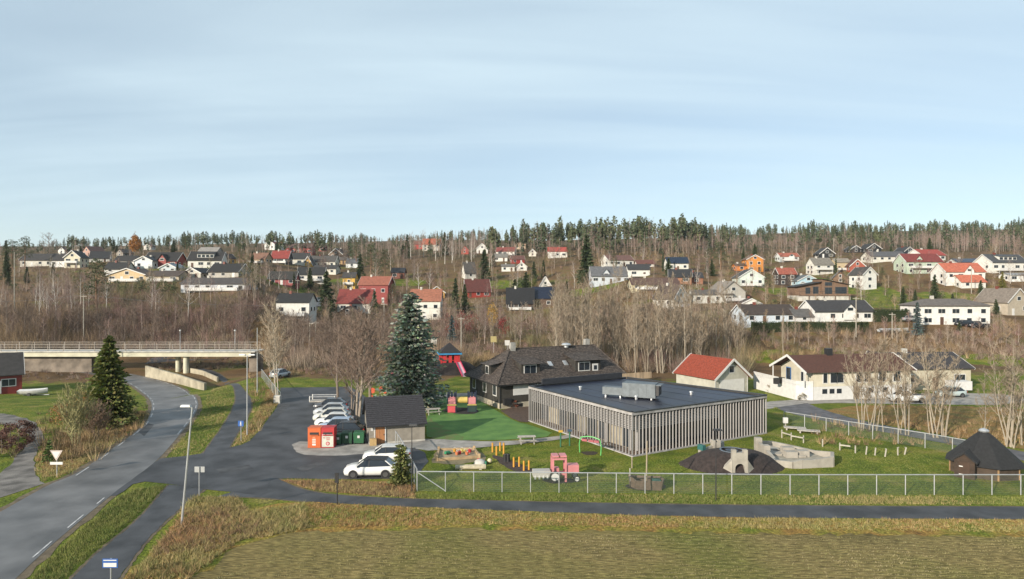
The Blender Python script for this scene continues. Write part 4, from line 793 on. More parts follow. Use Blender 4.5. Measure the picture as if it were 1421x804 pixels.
for s in (-1, 1): q = MB(); q.tube([(0, s * .92, .32), (0, s * 1.08, .32)], .32, 12); q.build('wheel', TY_, T)
p = g(450, 561.5); T = thing('trailer', 'empty flat trailer with white posts at the end of the car row', 'trailer', p, R(4)); MB().box(-1.9, 1.7, -.9, .9, .5, .62).build('bed', GREYW, T)
for x in (-1.85, 1.65):
    for y in (-.85, .85): MB().box(x - .06, x + .06, y - .06, y + .06, .62, 1.35).build('post', WHITE, T)
for y in (-.85, .85): MB().box(-1.79, 1.59, y - .03, y + .03, 1.2, 1.3).build('rail', STEEL, T)
for s in (-1, 1): q = MB(); q.tube([(0, s * .92, .3), (0, s * 1.08, .3)], .3, 12); q.build('wheel', TY_, T)
# ------------------------------------------------------------------ containers and bins
OR = paint('d2601c', .5); RD = paint('b8232a', .5)
def container(p, m, label, red):
    T = thing('clothing_container', label, 'container', p, .03); w = 1.32; MB().box(-w / 2, w / 2, 0, 1.2, .06, 2.1).build('casing', m, T)
    h = MB().box(-w / 2 + .2, w / 2 - .2, -.03, .03, 1.42, 1.66).build('hatch', BLACK, T); MB().box(-w / 2 + .22, w / 2 - .22, -.12, -.035, 1.36, 1.42).build('hatch_lip', m, h)
    if red:
        MB().box(-w / 2 + .07, w / 2 - .07, -.02, .01, .15, 1.28).build('label_panel', paint('c9ccbe'), T); q = MB(); q.lathe((0, 0, 0), [(.2, 0), (.2, .02)], 16); o = put('emblem', q.mesh('emblem', RD), T, (.02, -.02, .5)); o.rotation_euler = (math.pi / 2, 0, 0)
        q = MB(); q.lathe((0, 0, 0), [(.13, 0), (.13, .03)], 16); o = put('emblem_centre', q.mesh('emblem_centre', paint('d9a9a9')), T, (.02, -.02, .5)); o.rotation_euler = (math.pi / 2, 0, 0)
        for x, z, ww in ((-.38, 1.1, .2), (.05, 1.08, .4), (.05, .9, .34)): MB().box(x - ww / 2, x + ww / 2, -.035, -.021, z - .05, z + .05).build('print_mark', paint('c27a78'), T)
        for x in (-.4, .02, .36): MB().box(x - .16, x + .16, -.035, -.031, 1.34, 1.45).build('print_mark', paint('d9b8b8'), T)
    else:
        for z, ww, cc in ((1.12, .3, 'e58a5a'), (.90, .36, 'eac4b6'), (.66, .36, 'eac4b6'), (.40, .36, 'f0e2dc')): MB().box(-.02 - ww / 2, -.02 + ww / 2, -.014, .004, z - .09, z + .09).build('print_mark', paint(cc), T)
    MB().box(-w / 2 - .02, w / 2 + .02, -.03, 1.23, 2.1, 2.16).build('lid', m, T)
p = g(436, 622.5); container(p, OR, 'orange clothing collection container with pale printed marks', False); container(p + Vector((1.38, .05, 0)), RD, 'red and white clothing collection container', True)
def bin_(p, w, d, h, label, m, group=None):
    T = thing('waste_bin', label, 'waste bin', p, U(-.05, .08), group); b = MB(); b.hexa([(-w / 2 * .88, 0.05, .16), (w / 2 * .88, .05, .16), (w / 2 * .88, d * .95, .16), (-w / 2 * .88, d * .95, .16)], [(-w / 2, 0, h - .1), (w / 2, 0, h - .1), (w / 2, d, h - .1), (-w / 2, d, h - .1)]); b.build('tub', m, T)
    MB().hexa([(-w / 2 - .03, -.04, h - .095), (w / 2 + .03, -.04, h - .095), (w / 2 + .03, d + .03, h - .095), (-w / 2 - .03, d + .03, h - .095)], [(-w / 2 * .9, .05, h), (w / 2 * .9, .05, h), (w / 2 * .95, d, h + .06), (-w / 2 * .95, d, h + .06)]).build('lid', m, T); MB().box(-.12, .12, -.02, .01, h * .55, h * .75).build('sticker', WHITE, T)
    for x in (-w / 2 + .1, w / 2 - .1):
        for y in (.12, d - .1): q = MB(); q.tube([(x - .03, y, .09), (x + .03, y, .09)], .09, 8); q.build('wheel', BLACK, T)
GN = paint('1d4a30', .5)
bin_(g(461.5, 620), .62, .7, 1.15, 'narrow dark green bin standing beside the red container', GN); bin_(g(469, 619), .62, .7, 1.2, 'second narrow green bin between red container and wide bins', paint('24583a', .5)); bin_(g(481, 618), 1.15, .85, 1.32, 'wide green four-wheeled bin next to the narrow bins', GN); bin_(g(497.5, 617.5), 1.15, .85, 1.30, 'wide green four-wheeled bin closest to the shed', paint('23603c', .5))
# ------------------------------------------------------------------ fences
MESHW = mat('fence_wire', (.10, .13, .11), .5, .1)
def fence(pts, hgt, sp, label, name='wire_fence', braces=(), topr=.045, wires=True, wire_sp=.06):
    P = [g(*q) for q in pts]; T = thing(name, label, 'fence', P[0]); O = P[0]; pm = MB().tube([(0, 0, -.2), (0, 0, hgt)], .042, 6).mesh('post', STEEL); ti = 0
    L_ = sum((b - a).length for a, b in zip(P, P[1:])); n = max(2, round(L_ / sp) + 1); Q = resample(P, n)
    for i, q in enumerate(Q): put('post', pm, T, q - O)
    w = MB()
    for i, (a, c) in enumerate(zip(Q, Q[1:])):
        a = a - O; c = c - O; z = Vector((0, 0, hgt)); q = MB(); q.tube([a + z, c + z], topr, 6); q.build('top_rail', STEEL, T)
        k = int((c - a).length / wire_sp); d = (c - a)
        for j in range(k): p_ = a + d * (j / k); e = d * (.004 / d.length); w.quad(p_ - e + Vector((0, 0, .03)), p_ + e + Vector((0, 0, .03)), p_ + e + z, p_ - e + z)
        for j in range(int(hgt / .16)): zz2 = Vector((0, 0, .05 + j * .16)); w.quad(a + zz2, c + zz2, c + zz2 + Vector((0, 0, .008)), a + zz2 + Vector((0, 0, .008)))
        if i in braces: q = MB(); q.tube([a + Vector((0, 0, .05)), c + z * .97] if braces[i] > 0 else [a + z * .97, c + Vector((0, 0, .05))], .04, 6); q.build('brace', STEEL, T)
    if wires: tag(w.build('wire_mesh', MESHW, T), kind='stuff')
    return T
fence([(579, 682), (800, 684), (1100, 687), (1421, 687), (1700, 688)], 1.62, 2.35, 'galvanised wire mesh fence along the footpath in front of the playground', braces={0: -1, 22: 1})
fence([(549, 622), (558, 637), (578.6, 681)], 1.75, 1.7, 'short wire fence running from the shed to the front fence', braces={})
fence([(1088, 589), (1130, 596), (1200, 608), (1290, 623), (1362, 637)], 1.55, 2.6, 'wire mesh fence between the lawn and the gravel lane')
fence([(363, 524), (375, 541), (389, 559)], 1.5, 2.0, 'leaning wire fence beside the back parking road')
fence([(503, 517), (523, 533), (545, 550), (558, 560)], 1.4, 2.4, 'wire fence slanting past the big bare tree')
T = thing('meter_cabinet', 'grey white utility cabinet at the end of the leaning fence', 'cabinet', g(385, 560)); MB().box(-.45, .45, -.3, .3, 0, 1.15).build('casing', mat('cab_grey', 'b5b3ac', .6), T); MB().box(-.42, .42, -.325, -.305, .15, 1.05).build('door', mat('cab_grey2', 'a8a69f', .6), T)
# ------------------------------------------------------------------ lamps, poles, signs
def lamp(base, top, label, arm=(1.0, 0), double=False, m=STEEL, r=.085, lean=0):
    p = g(*base); h = (base[1] - top) / F * p.y; T = thing('street_lamp', label, 'street lamp', p); MB().tube([(0, 0, -.1), (lean, 0, h)], [r, r * .6], 8).build('pole', m, T)
    for s in ((1, -1) if double else (1,)):
        if arm[0]: MB().tube([(lean, 0, h), (lean + s * arm[0], arm[1], h + .1)], .045, 6).build('arm', m, T); MB().hexa([(lean + s * arm[0] - .35, arm[1] - .14, h + .06), (lean + s * arm[0] + .35, arm[1] - .14, h + .06), (lean + s * arm[0] + .35, arm[1] + .14, h + .06), (lean + s * arm[0] - .35, arm[1] + .14, h + .06)], [(lean + s * arm[0] - .3, arm[1] - .1, h + .2), (lean + s * arm[0] + .3, arm[1] - .1, h + .2), (lean + s * arm[0] + .3, arm[1] + .1, h + .2), (lean + s * arm[0] - .3, arm[1] + .1, h + .2)]).build('lamp_head', WHITE if m is STEEL else BLACK, T)
    return T
lamp((252, 728), 566, 'tall grey street lamp leaning slightly beside the lower footpath', (-.45, 0), lean=.75)
lamp((343, 604), 494, 'tall grey double-headed street lamp beside the curved footpath', (.55, 0), True)
lamp((357, 545), 455, 'thin grey lamp pole by the leaning wire fence', (0, 0), r=.09)
lamp((468, 701), 660, 'short black lamp post beside the path at the junction', (0, 0), m=BLACK, r=.05); 
lamp((571.5, 684), 592, 'slim black lamp post beside the conifer bush', (0.12, 0), m=BLACK, r=.05)
lamp((993.5, 695), 599, 'slim black lamp post in front of the castle tunnel', (.12, 0), m=BLACK, r=.05)
b = MB(); p = g(468, 701); T = thing('path_marker', 'small black lamp head box on the short post by the junction', 'lamp', p + Vector((0, -.12, 1.75))); MB().box(-.13, .13, -.06, .06, 0, .75).build('casing', BLACK, T)
def sign(base, top, label, fn):
    p = g(*base); h = (base[1] - top) / F * p.y; T = thing('road_sign', label, 'road sign', p); MB().tube([(0, 0, -.1), (0, 0, h)], .04, 8).build('post', STEEL, T); fn(T, h); return T
BLUE = paint('1f5fae', .5); BACK = mat('sign_back', '9d9f9f', .5, .05, metal=.2)
def tri(T, h):
    b = MB(); b.hexa([(-.55, -.06, h), (.0, -.06, h - .92), (.55, -.06, h)], [(-.55, -.08, h), (0, -.08, h - .92), (.55, -.08, h)]); b.build('plate', paint('c8b8b0'), T); b = MB(); b.hexa([(-.38, -.085, h - .1), (0, -.085, h - .72), (.38, -.085, h - .1)], [(-.38, -.095, h - .1), (0, -.095, h - .72), (.38, -.095, h - .1)]); b.build('face', WHITE, T); MB().box(-.55, .55, -.08, -.05, h - 1.25, h - 1.02).build('name_plate', WHITE, T)
sign((79, 662), 625, 'white inverted triangle give way sign at the gravel track', tri)
def busb(T, h):
    MB().box(-.42, .42, -.08, -.045, h - .5, h).build('plate', BLUE, T); MB().box(-.36, .36, -.095, -.085, h - .44, h - .22).build('stripe', WHITE, T); MB().box(-.36, .36, -.095, -.085, h - .1, h - .05).build('stripe', WHITE, T)
sign((154, 815), 775, 'blue and white bus stop sign beside the lower footpath', busb)
def walk(T, h):
    MB().box(-.3, .3, -.08, -.045, h - .6, h).build('plate', BLUE, T); b = MB(); b.lathe((0, 0, 0), [(.06, 0), (.06, .01)], 10); o = put('symbol_head', b.mesh('symbol_head', WHITE), T, (0, -.082, h - .13)); o.rotation_euler = (math.pi / 2, 0, 0)
    b = MB(); b.box(-.06, .06, -.095, -.083, h - .36, h - .2); b.box(-.07, -.02, -.095, -.083, h - .54, h - .36); b.box(.02, .07, -.095, -.083, h - .54, h - .36); b.build('symbol_body', WHITE, T)
sign((334.5, 612), 584, 'small blue square footpath sign with white figure', walk)
def backs(T, h):
    for s in (-1, 1): MB().box(s * .21 - .19, s * .21 + .19, .045, .07, h - .45, h).build('plate', BACK, T)
sign((276.5, 689), 648, 'pair of grey sign backs on a post by the weeds', backs)
def pole(base, top, label, group=None, arms=True, m=None, r=.14):
    p = g(*base); h = (base[1] - top) / F * p.y; T = thing('utility_pole', label, 'utility pole', p, 0, group); MB().tube([(0, 0, -.5), (0, 0, h)], [r, r * .7], 8).build('pole', m or mat('pole_wood', '8f8a80', .85, .15), T)
    if arms: MB().box(-.8, .8, -.06, .06, h - .5, h - .38).build('crossarm', GREYW, T)
    return p + Vector((0, 0, h))
P1 = pole((116, 478), 409, 'pale wooden utility pole behind the bridge carrying the cable'); P0 = pole((20, 440), 350, 'wooden pole in front of the leftmost pines', arms=False)
PL = [pole(*q) for q in (((358 + 72, 479), 447, 'left leg pole of the small transformer pair'), ((438, 478), 446, 'right leg pole of the small transformer pair'), ((533, 478), 420, 'wooden pole left of the blue fir'), ((1188, 468), 412, 'pale pole in front of the long clipped hedge'), ((1238, 470), 434, 'pale pole beside the covered boat'), ((1348, 408), 372, 'pale pole in front of the orange roofed garage'), ((413, 408), 388, 'pale pole beside the pinkish red house'), ((640, 490), 440, 'thin pole beside the small blue spruce'), ((1157, 352), 331, 'white flagpole beside the black gabled house'))]
def cable(pts, label, r=.035, sag=.8):
    b = MB()
    for a, c in zip(pts, pts[1:]): b.tube([a.lerp(c, t / 8) - Vector((0, 0, sag * 4 * (t / 8) * (1 - t / 8))) for t in range(9)], r, 4)
    tag(b.build('power_cable', mat('cable', (.12, .12, .12), .6)), label, 'cable')
cable([W(-60, 418, P1.y + 6), P1, W(380, 424, P1.y + 8)], 'long sagging power cable across the brown wood behind the bridge', .03)
cable([PL[2] - Vector((0, 0, .5)), W(690, 425, PL[2].y + 8), W(860, 424, PL[2].y + 14)], 'power cable running past the blue fir', .025)
# ------------------------------------------------------------------ playground
RUB = mat('rubber_black', '221d1c', .95, .3, 3, bump=.03, bscale=12); PINK = paint('d5868a', .5); YEL = paint('d79a22', .5); REDP = paint('c4262c', .5); NAVY = paint('1c2740', .5); GRN = paint('1f8a5c', .5); LIME = paint('5fc46a', .45)
def mound(p, rx, ry, h, name, label, m, cat='mound', n=24, rings=8, top=.25):
    T = thing(name, label, cat, p); b = MB(); b.v = []
    for i in range(rings + 1):
        t = i / rings; r = 1 - t * (1 - top)
        for j in range(n): a = 2 * math.pi * j / n; b.v.append((rx * r * math.cos(a) * (1 + .05 * math.sin(3 * a)), ry * r * math.sin(a), -.05 + h * (math.sin(t * math.pi / 2) ** 1.15)))
    for i in range(rings):
        for j in range(n): k = (j + 1) % n; b.f.append((i * n + j, i * n + k, (i + 1) * n + k, (i + 1) * n + j))
    b.f.append(tuple(rings * n + j for j in range(n))); b.build('surface', m, T, True); return T
# red tower on a black mound with slide
p = g(622, 521); MT = mound(p + Vector((0, 4, 0)), 6.2, 4.6, 2.2, 'play_mound', 'black rubber play mound under the red playhouse', RUB, top=.4)
for i in range(5): MB().box(-.9 + i * .35, .4 + i * .35, -3.9 + i * .45, -3.7 + i * .45, .45 + i * .35, .62 + i * .35).build('step', GREYW, MT)
T = thing('playhouse', 'red playhouse with black pyramid roof and blue eaves on the mound', 'playhouse', p + Vector((-.2, 4.2, 2.1)), .2); s = 1.75
for x in (-1, 1):
    for y in (-1, 1): MB().box(x * s - .12, x * s + .12, y * s - .12, y * s + .12, -.4, 1.75).build('post', REDP, T)
for y in (-1, 1):
    for x0, x1 in ((-1.6, -.75), (-.3, .3), (.75, 1.6)): MB().box(x0, x1, y * s - .05, y * s + .05, 0, 1.7).build('panel', REDP, T)
    for y0, y1 in ((-1.6, -.7), (.7, 1.6)): MB().box(y * s - .05, y * s + .05, y0, y1, 0, 1.7).build('panel', REDP, T)
MB().box(-s + .13, s - .13, -s + .13, s - .13, -.3, -.02).build('floor', WOOD, T); b = MB(); S2 = s + .5
for q in (((-S2, -S2), (S2, -S2)), ((S2, -S2), (S2, S2)), ((S2, S2), (-S2, S2)), ((-S2, S2), (-S2, -S2))): b.bar((*q[0], 1.78), (*q[1], 1.78), .1, .28)
b.build('eave_band', paint('2b8fc4', .5), T); b = MB(); b.v = [(-S2, -S2, 1.9), (S2, -S2, 1.9), (S2, S2, 1.9), (-S2, S2, 1.9), (0, 0, 3.9)]; b.f = [(0, 1, 4), (1, 2, 4), (2, 3, 4), (3, 0, 4), (3, 2, 1, 0)]; b.build('roof', mat('black_felt', '222022', .85, .2, 2), T)
q0 = p + Vector((1.7, 2.2, 2.1)); q1 = g(645, 524); SLD = thing('slide', 'pink slide running down the black mound', 'slide', q1); d = q0 - q1; dn = Vector((-d.y, d.x, 0)).normalized()
b = MB(); b.bar((0, 0, .18), d + Vector((0, 0, .15)), .8, .05); b.build('chute', paint('d7b4c0', .4), SLD)
for sgn in (-1, 1): b = MB(); b.bar(dn * .45 * sgn + Vector((0, 0, .28)), d + dn * .45 * sgn + Vector((0, 0, .3)), .1, .3); b.build('side_rail', paint('c92a58', .45), SLD)
# climbing set with two towers
p = g(641, 573); mb = sheet('rubber_mat', [(612, 570), (626, 574), (655, 576), (668, 571), (650, 566), (625, 566)], RUB, .04, .05, label='black rubber mat under the two tower play set')
T = thing('play_set', 'two tower play set with pink panels and yellow tunnel bridge', 'play set', p, .05)
for x in (-1.35, 1.35):
    for dx in (-.55, .55):
        for y in (.1, 1.2): MB().box(x + dx - .06, x + dx + .06, y - .06, y + .06, -.05, 2.75).build('post', NAVY, T)
    for y in (.08, 1.22): MB().box(x - .48, x + .48, y - .03, y + .03, 1.15, 2.0).build('panel', PINK, T)
    for dx in (-.57, .57): MB().box(x + dx - .025, x + dx + .025, .2, 1.1, 1.15, 2.0).build('panel', PINK, T)
    MB().box(x - .62, x + .62, .02, 1.3, .98, 1.1).build('platform', paint('c9b15a'), T)
    for dx in (-.4, 0, .4): MB().box(x + dx - .14, x + dx + .14, .0, .06, 2.1, 2.75).build('crown_board', NAVY, T)
MB().box(-1.9, -.9, .02, .08, .05, .9).build('lower_panel', paint('d04a52'), T); MB().box(.85, 1.85, .02, .08, .1, .9).build('lower_panel', paint('1f3a34'), T)
b = MB(); b.tube([(-.78, .65, 1.6), (.78, .65, 1.6)], .42, 14); b.build('tunnel', paint('d8b95a', .5), T)
# sandbox
pts = [g(606, 640), g(609, 626), g(658, 625), g(665, 636)]; T = thing('sandbox', 'wooden framed sandbox with pale sand by the gravel path', 'sandbox', pts[0]); q = [a - pts[0] for a in pts]
MB().quad(*[a + Vector((0, 0, .10)) for a in (q[0], q[3], q[2], q[1])]).build('sand', mat('sand', '8f8068', .95, .25, 2, bump=.04), T)
for a, c in zip(q, q[1:] + q[:1]): b = MB(); b.bar(a + Vector((0, 0, .14)), c + Vector((0, 0, .14)), .2, .28); b.build('frame_board', mat('sand_wood', '9b8566', .8, .2, 2), T)
for a in q: MB().box(a.x - .12, a.x + .12, a.y - .12, a.y + .12, 0, .45).build('corner_post', mat('sand_wood', '9b8566', .8), T)
sheet('sand_spill', [(598, 642), (602, 624), (662, 623), (676, 634), (672, 641), (630, 645)], mat('spilled_sand', '71674d', .95, .25, 1.2), .02, .3, label='worn sandy ground round the sandbox')
def toy(px, py, m, lab, kind, z=.12):
    T = thing('sand_toy', lab, 'toy', g(px, py) + Vector((0, 0, z)), U(0, 3))
    if kind == 'bucket': MB().lathe((0, 0, 0), [(.13, 0), (.19, .3), (.17, .3)], 10).build('pail', m, T); b = MB(); b.tube([(-.18, 0, .3), (-.1, 0, .45), (.1, 0, .45), (.18, 0, .3)], .015, 4); b.build('handle', WHITE, T)
    else: MB().hexa([(-.4, -.16, .08), (.4, -.16, .08), (.4, .16, .08), (-.4, .16, .08)], [(-.36, -.14, .3), (.1, -.14, .3), (.1, .14, .3), (-.36, .14, .3)]).build('truck_body', m, T); [MB().tube([(x, y - .03, .08), (x, y + .03, .08)], .08, 8).build('wheel', BLACK, T) for x in (-.25, .25) for y in (-.17, .17)]
toy(622, 632, GRN, 'green toy truck lying in the sandbox', 'truck')
for i, (a, c, m, nm) in enumerate(((631, 629, YEL, 'yellow'), (638, 632, REDP, 'red'), (645, 630, paint('d8c060'), 'pale yellow'), (652, 629.5, REDP, 'red'), (634, 633, paint('d97a4a'), 'orange'), (641, 629, paint('d8c060'), 'pale yellow'), (648, 633, paint('d97a4a'), 'orange'))): toy(a, c, m, nm + ' toy bucket in the sandbox', 'bucket').__class__ if 0 else toy(a, c, m, nm + ' toy bucket in the sandbox', 'bucket')
for o in sc.objects:
    if o.get('label', '').endswith('toy bucket in the sandbox'): o['group'] = 'toy buckets in the sandbox'
toy(673, 644.5, GRN, 'green toy truck on the grass beside the sandbox', 'truck', 0)
p = g(666, 645); T = thing('boulder', 'rounded grey stone next to the green toy on the grass', 'stone', p); b = MB(); b.lathe((0, 0, -.1), [(.5, 0), (.62, .25), (.45, .5), (.15, .62)], 8); b.build('stone', CONC, T, True)
for px, m, nm in ((679.5, paint('d8c8a0'), 'cream'), (664.5, REDP, 'red')): T = thing('ball', nm + ' play ball on the grass beside the sandbox', 'ball', g(px, 643)); b = MB(); b.lathe((0, 0, .24), [(.02, -.24), (.17, -.17), (.24, 0), (.17, .17), (.02, .24)], 12); b.build('ball_skin', m, T, True); b = MB(); b.lathe((0, 0, .47), [(.03, 0), (.03, .02)], 6); b.build('valve', BLACK, T)
p = g(653, 652); T = thing('log_bench', 'low pale log bench on the grass in front of the sandbox', 'bench', p, .05); [MB().tube([(-1.4, y, .2), (1.4, y, .22)], .17, 8).build('log', mat('pale_log', 'a39a84', .85, .2, 3), T) for y in (0, .36)]; [MB().box(x - .12, x + .12, -.1, .5, -.05, .12).build('leg', GREYW, T) for x in (-.9, .9)]
# balance posts
sheet('bark_strip', [(682, 632), (694, 634), (712, 640), (735, 650), (748, 655), (732, 657), (712, 655), (694, 644)], mat('bark_mulch', '3a2f2b', .95, .4, 5, bump=.04), .024, .12, label='dark bark mulch strip under the yellow posts')
for i, (px, pb, pt) in enumerate(((683.5, 627.5, 615), (699, 631, 615), (689, 632, 620), (694, 626, 614.5), (713, 648.5, 635), (720.5, 648, 634.5), (727, 653.5, 640), (734, 652.5, 639.5))):
    p = g(px, pb); hh = (pb - pt) / F * p.y; T = thing('balance_post', 'slim yellow balance post of the four %s' % ('next to the gravel path' if i < 4 else 'near the pink tractor'), 'post', p, 0, 'yellow posts by the path' if i < 4 else 'yellow posts by the tractor'); MB().tube([(0, 0, -.1), (0, 0, hh)], .09, 8).build('post', YEL, T); MB().lathe((0, 0, hh), [(.09, 0), (.05, .04)], 8).build('cap', paint('b87f1a'), T)
for px, nm in ((701, 'left'), (705, 'right')):
    T = thing('rubber_stump', 'black rubber stepping stump between the two sets of yellow posts', 'stump', g(px, 641), 0, 'black stepping stumps'); MB().lathe((0, 0, -.05), [(.2, 0), (.2, .75), (.17, .8)], 12).build('stump_side', BLACK, T); MB().lathe((0, 0, .75), [(.17, 0), (.1, .02)], 12).build('stump_top', RUB, T)
# pink tractor
p = g(776, 667); T = thing('toy_tractor', 'pink wooden play tractor with white trailer behind the fence', 'play tractor', p, .08)
for x in (-.6, .5):
    for y in (-.45, .45): MB().box(x - .08, x + .08, y - .08, y + .08, 0, 2.05).build('cab_post', PINK, T)
for x in (-.6, .5): MB().box(x - .08, x + .08, -.36, .36, 1.9, 2.05).build('cab_beam', PINK, T)
for y in (-.45, .45): MB().box(-.51, .41, y - .07, y + .07, 1.9, 2.05).build('cab_beam', PINK, T)
for x in (-.38, .3): MB().box(x - .28, x + .28, -.5, .5, 2.12, 2.26).build('roof_board', PINK, T)
MB().box(.6, 1.65, -.42, .42, .72, 1.4).build('bonnet', PINK, T); MB().box(-.5, .5, -.36, .36, .55, .72).build('floor', PINK, T); MB().box(-.5, -.05, -.3, .3, .73, 1.15).build('seat', PINK, T)
MB().box(-2.3, -.8, -.45, .45, .45, .95).build('cart', paint('b9b6b0'), T); [MB().box(-2.2 + i * .35, -2.06 + i * .35, -.47, -.452, .3, .6).build('cart_tooth', WHITE, T) for i in range(4)]
for x, r in ((-.45, .48), (1.45, .27)):
    for y in (-.55, .55):
        q = MB(); q.tube([(x, y - .08, r), (x, y + .08, r)], r, 16); w_ = q.build('wheel', BLACK, T); q = MB(); q.tube([(x, y - .1, r), (x, y + .1, r)], r * .68, 14); q.build('hub', WHITE, w_)
sheet('dark_patch', [(752, 667), (757, 663), (800, 664), (806, 668), (790, 671), (760, 671)], RUB, .02, .08, label='dark ground patch under the pink tractor')  # flat near-black sheet on the ground below the tractor
# wooden boat with mast
p = g(897, 677); T = thing('play_boat', 'weathered wooden play boat with a tall bare mast', 'play boat', p, -.1); pr = [(-1.5, 0.2), (-.9, -.72), (1.25, -.75), (1.5, .0), (1.25, .75), (-.9, .8)]
for (a, c), (d, e) in zip(pr, pr[1:] + pr[:1]): b = MB(); b.hexa([(a * .9, c * .9, 0), (d * .9, e * .9, 0), (d * .84, e * .84, 0), (a * .84, c * .84, 0)], [(a, c, .78 + (.25 if a < -1.2 else 0)), (d, e, .78 + (.25 if d < -1.2 else 0)), (d * .93, e * .93, .78), (a * .93, c * .93, .78)]); b.build('side_plank', mat('boat_wood', '5d4f44', .85, .25, 3), T)
b = MB(); b.quad(*[(x * .88, y * .88, .3) for x, y in pr]); b.build('floor', mat('wet_wood', '3a302a', .8), T); MB().tube([(.0, 0, .1), (.05, 0, 3.9)], [.07, .055], 8).build('mast', mat('mast_wood', '8a7f6c', .8), T); MB().box(.5, 1.2, -.6, .6, .55, .62).build('thwart', paint('2f6a58'), T); MB().tube([(-1.35, -.05, .5), (-1.35, -.05, 1.6)], .05, 6).build('stern_post', GREYW, T)
sheet('boat_ground', [(868, 675), (880, 669), (918, 671), (926, 676), (905, 681), (880, 681)], mat('bare_soil', '322a20', .95, .3, 2), .02, .2, label='bare dark soil round the play boat')
T = thing('garden_post', 'slim wooden post standing on the lawn by the building corner', 'post', g(877, 650)); MB().tube([(0, 0, -.1), (0, 0, 1.05)], .06, 8).build('post', mat('mast_wood', '8a7f6c'), T); MB().lathe((0, 0, 1.05), [(.06, 0), (.03, .05)], 8).build('cap', GREYW, T)
# green arch swing frame, green posts, picnic tables
p = g(819, 630); T = thing('spring_frame', 'lime green arched play frame on the lawn beside the slats', 'play frame', p, -.55); [MB().tube([(x * 1.15, 0, 0), (x * 1.2, 0, .9), (x * 1.05, 0, 1.55)], .05, 8).build('leg', LIME, T) for x in (-1, 1)]; MB().tube([(-1.05, 0, 1.55), (-.3, 0, 1.72), (.3, 0, 1.72), (1.05, 0, 1.55)], .05, 8).build('top_bar', LIME, T); [MB().box(x - .28, x + .28, -.1, .1, 1.2, 1.42).build('seat', paint('a8535c'), T) for x in (-.6, .1, .7)]
sheet('swing_ground', [(806, 628), (812, 632), (826, 632), (832, 629), (820, 626)], mat('bare_soil', '322a20'), .02, .1, label='bare soil under the lime green play frame')
for px, pb, pt, c in ((778, 620.5, 600, 'c8a030'), (790.5, 619, 599, '35506a')):
    p = g(px, pb); T = thing('play_post', 'dark green play post with %s top beside the gravel path' % ('yellow' if px < 780 else 'blue'), 'post', p); MB().tube([(0, 0, -.1), (0, 0, (pb - pt) / F * p.y)], .08, 8).build('post', paint('1d6a4a'), T); MB().box(-.22, .22, -.12, .12, (pb - pt) / F * p.y, (pb - pt) / F * p.y + .2).build('head', paint(c), T)
def picnic(p, rz, label):
    T = thing('picnic_table', label, 'picnic table', p, rz)
    for i in range(4): MB().box(-.95, .95, -.38 + i * .195, -.2 + i * .195, .70, .75).build('table_plank', GREYW, T)
    for y in (-.75, .75): MB().box(-.95, .95, y - .13, y + .13, .42, .46).build('bench_plank', GREYW, T)
    for x in (-.7, .7):
        for s in (-1, 1): b = MB(); b.bar((x, s * .75, 0), (x, s * .25, .7), .08, .1); b.build('leg', GREYW, T)
        MB().box(x + .05, x + .12, -.8, .8, .36, .42).build('crossbar', GREYW, T)
picnic(g(731, 615), .1, 'weathered picnic table on the gravel path'); picnic(g(553, 596) if 0 else g(601, 575), .3, 'weathered picnic table under the blue fir'); 
kp = cn + (l0 * .25 + Vector((2.2, 2.2, 0))); picnic(Vector((kp.x, kp.y, .1)), .6, 'pale picnic table standing behind the timber slats')
# castle tunnel mound
p = g(1027, 659); MT = mound(p + Vector((.35, 2.9, 0)), 5.0, 3.2, 1.5, 'tunnel_mound', 'dark bark covered mound with a castle tunnel through it', mat('bark_hill', '2e2624', .95, .35, 3, bump=.05, bscale=8), top=.3)
CC = mat('pale_concrete', '928d84', .9, .15, 1.2, bump=.01)
def arch(T, y0, y1, hw, hh, ar, m):
    b = MB(); n = 10; outer = [(-hw, 0), (-hw, hh), (hw, hh), (hw, 0)]; A = [(ar * math.cos(math.pi * i / n), .55 + ar * math.sin(math.pi * i / n)) for i in range(n + 1)]; prof_l = [(-hw, 0), (-hw, hh), (0, hh), (0, .55 + ar)] + [(x, z) for x, z in A[n // 2 + 1:]] + [(-ar, 0)]; 
    for pr in (prof_l, [(-x, z) for x, z in prof_l][::-1]):
        b.hexa([(x, y0, z) for x, z in pr], [(x, y1, z) for x, z in pr])
    b.build('gate_tower', m, T); q = MB(); q.box(-ar, ar, y1 + 1.6, y1 + 1.65, 0, 1.2); q.build('tunnel_dark', BLACK, T)
T = thing('castle_tunnel', 'small concrete castle gate with arched tunnel opening in the mound', 'play tunnel', p, -.05); arch(T, 0, .45, .68, 1.85, .42, CC)
for x in (-.5, .5): MB().box(x - .18, x + .18, 0, .45, 1.851, 2.2).build('merlon', CC, T)
MB().box(-.31, .31, 0, .45, 1.851, 1.93).build('sill', CC, T)
for s in (-1, 1): MB().hexa([(s * .69, -.05, 0), (s * 1.6, .6, 0), (s * 1.6, .85, 0), (s * .69, .5, 0)][::s], [(s * .69, -.05, 1.3), (s * 1.6, .6, .15), (s * 1.6, .85, .15), (s * .69, .5, 1.3)][::s]).build('wing_wall', CC, T)
T = thing('trampoline', 'round ground trampoline with blue grey rim on top of the mound', 'trampoline', p + Vector((.3, 3.0, 1.42))); MB().lathe((0, 0, 0), [(1.1, 0), (1.1, .07), (.95, .07), (.95, .03)], 24).build('rim', mat('rim_blue', '5b6672', .6), T); MB().lathe((0, 0, .02), [(.93, 0), (.2, .02)], 24).build('mat', mat('blue_steel', '39424e', .6), T)
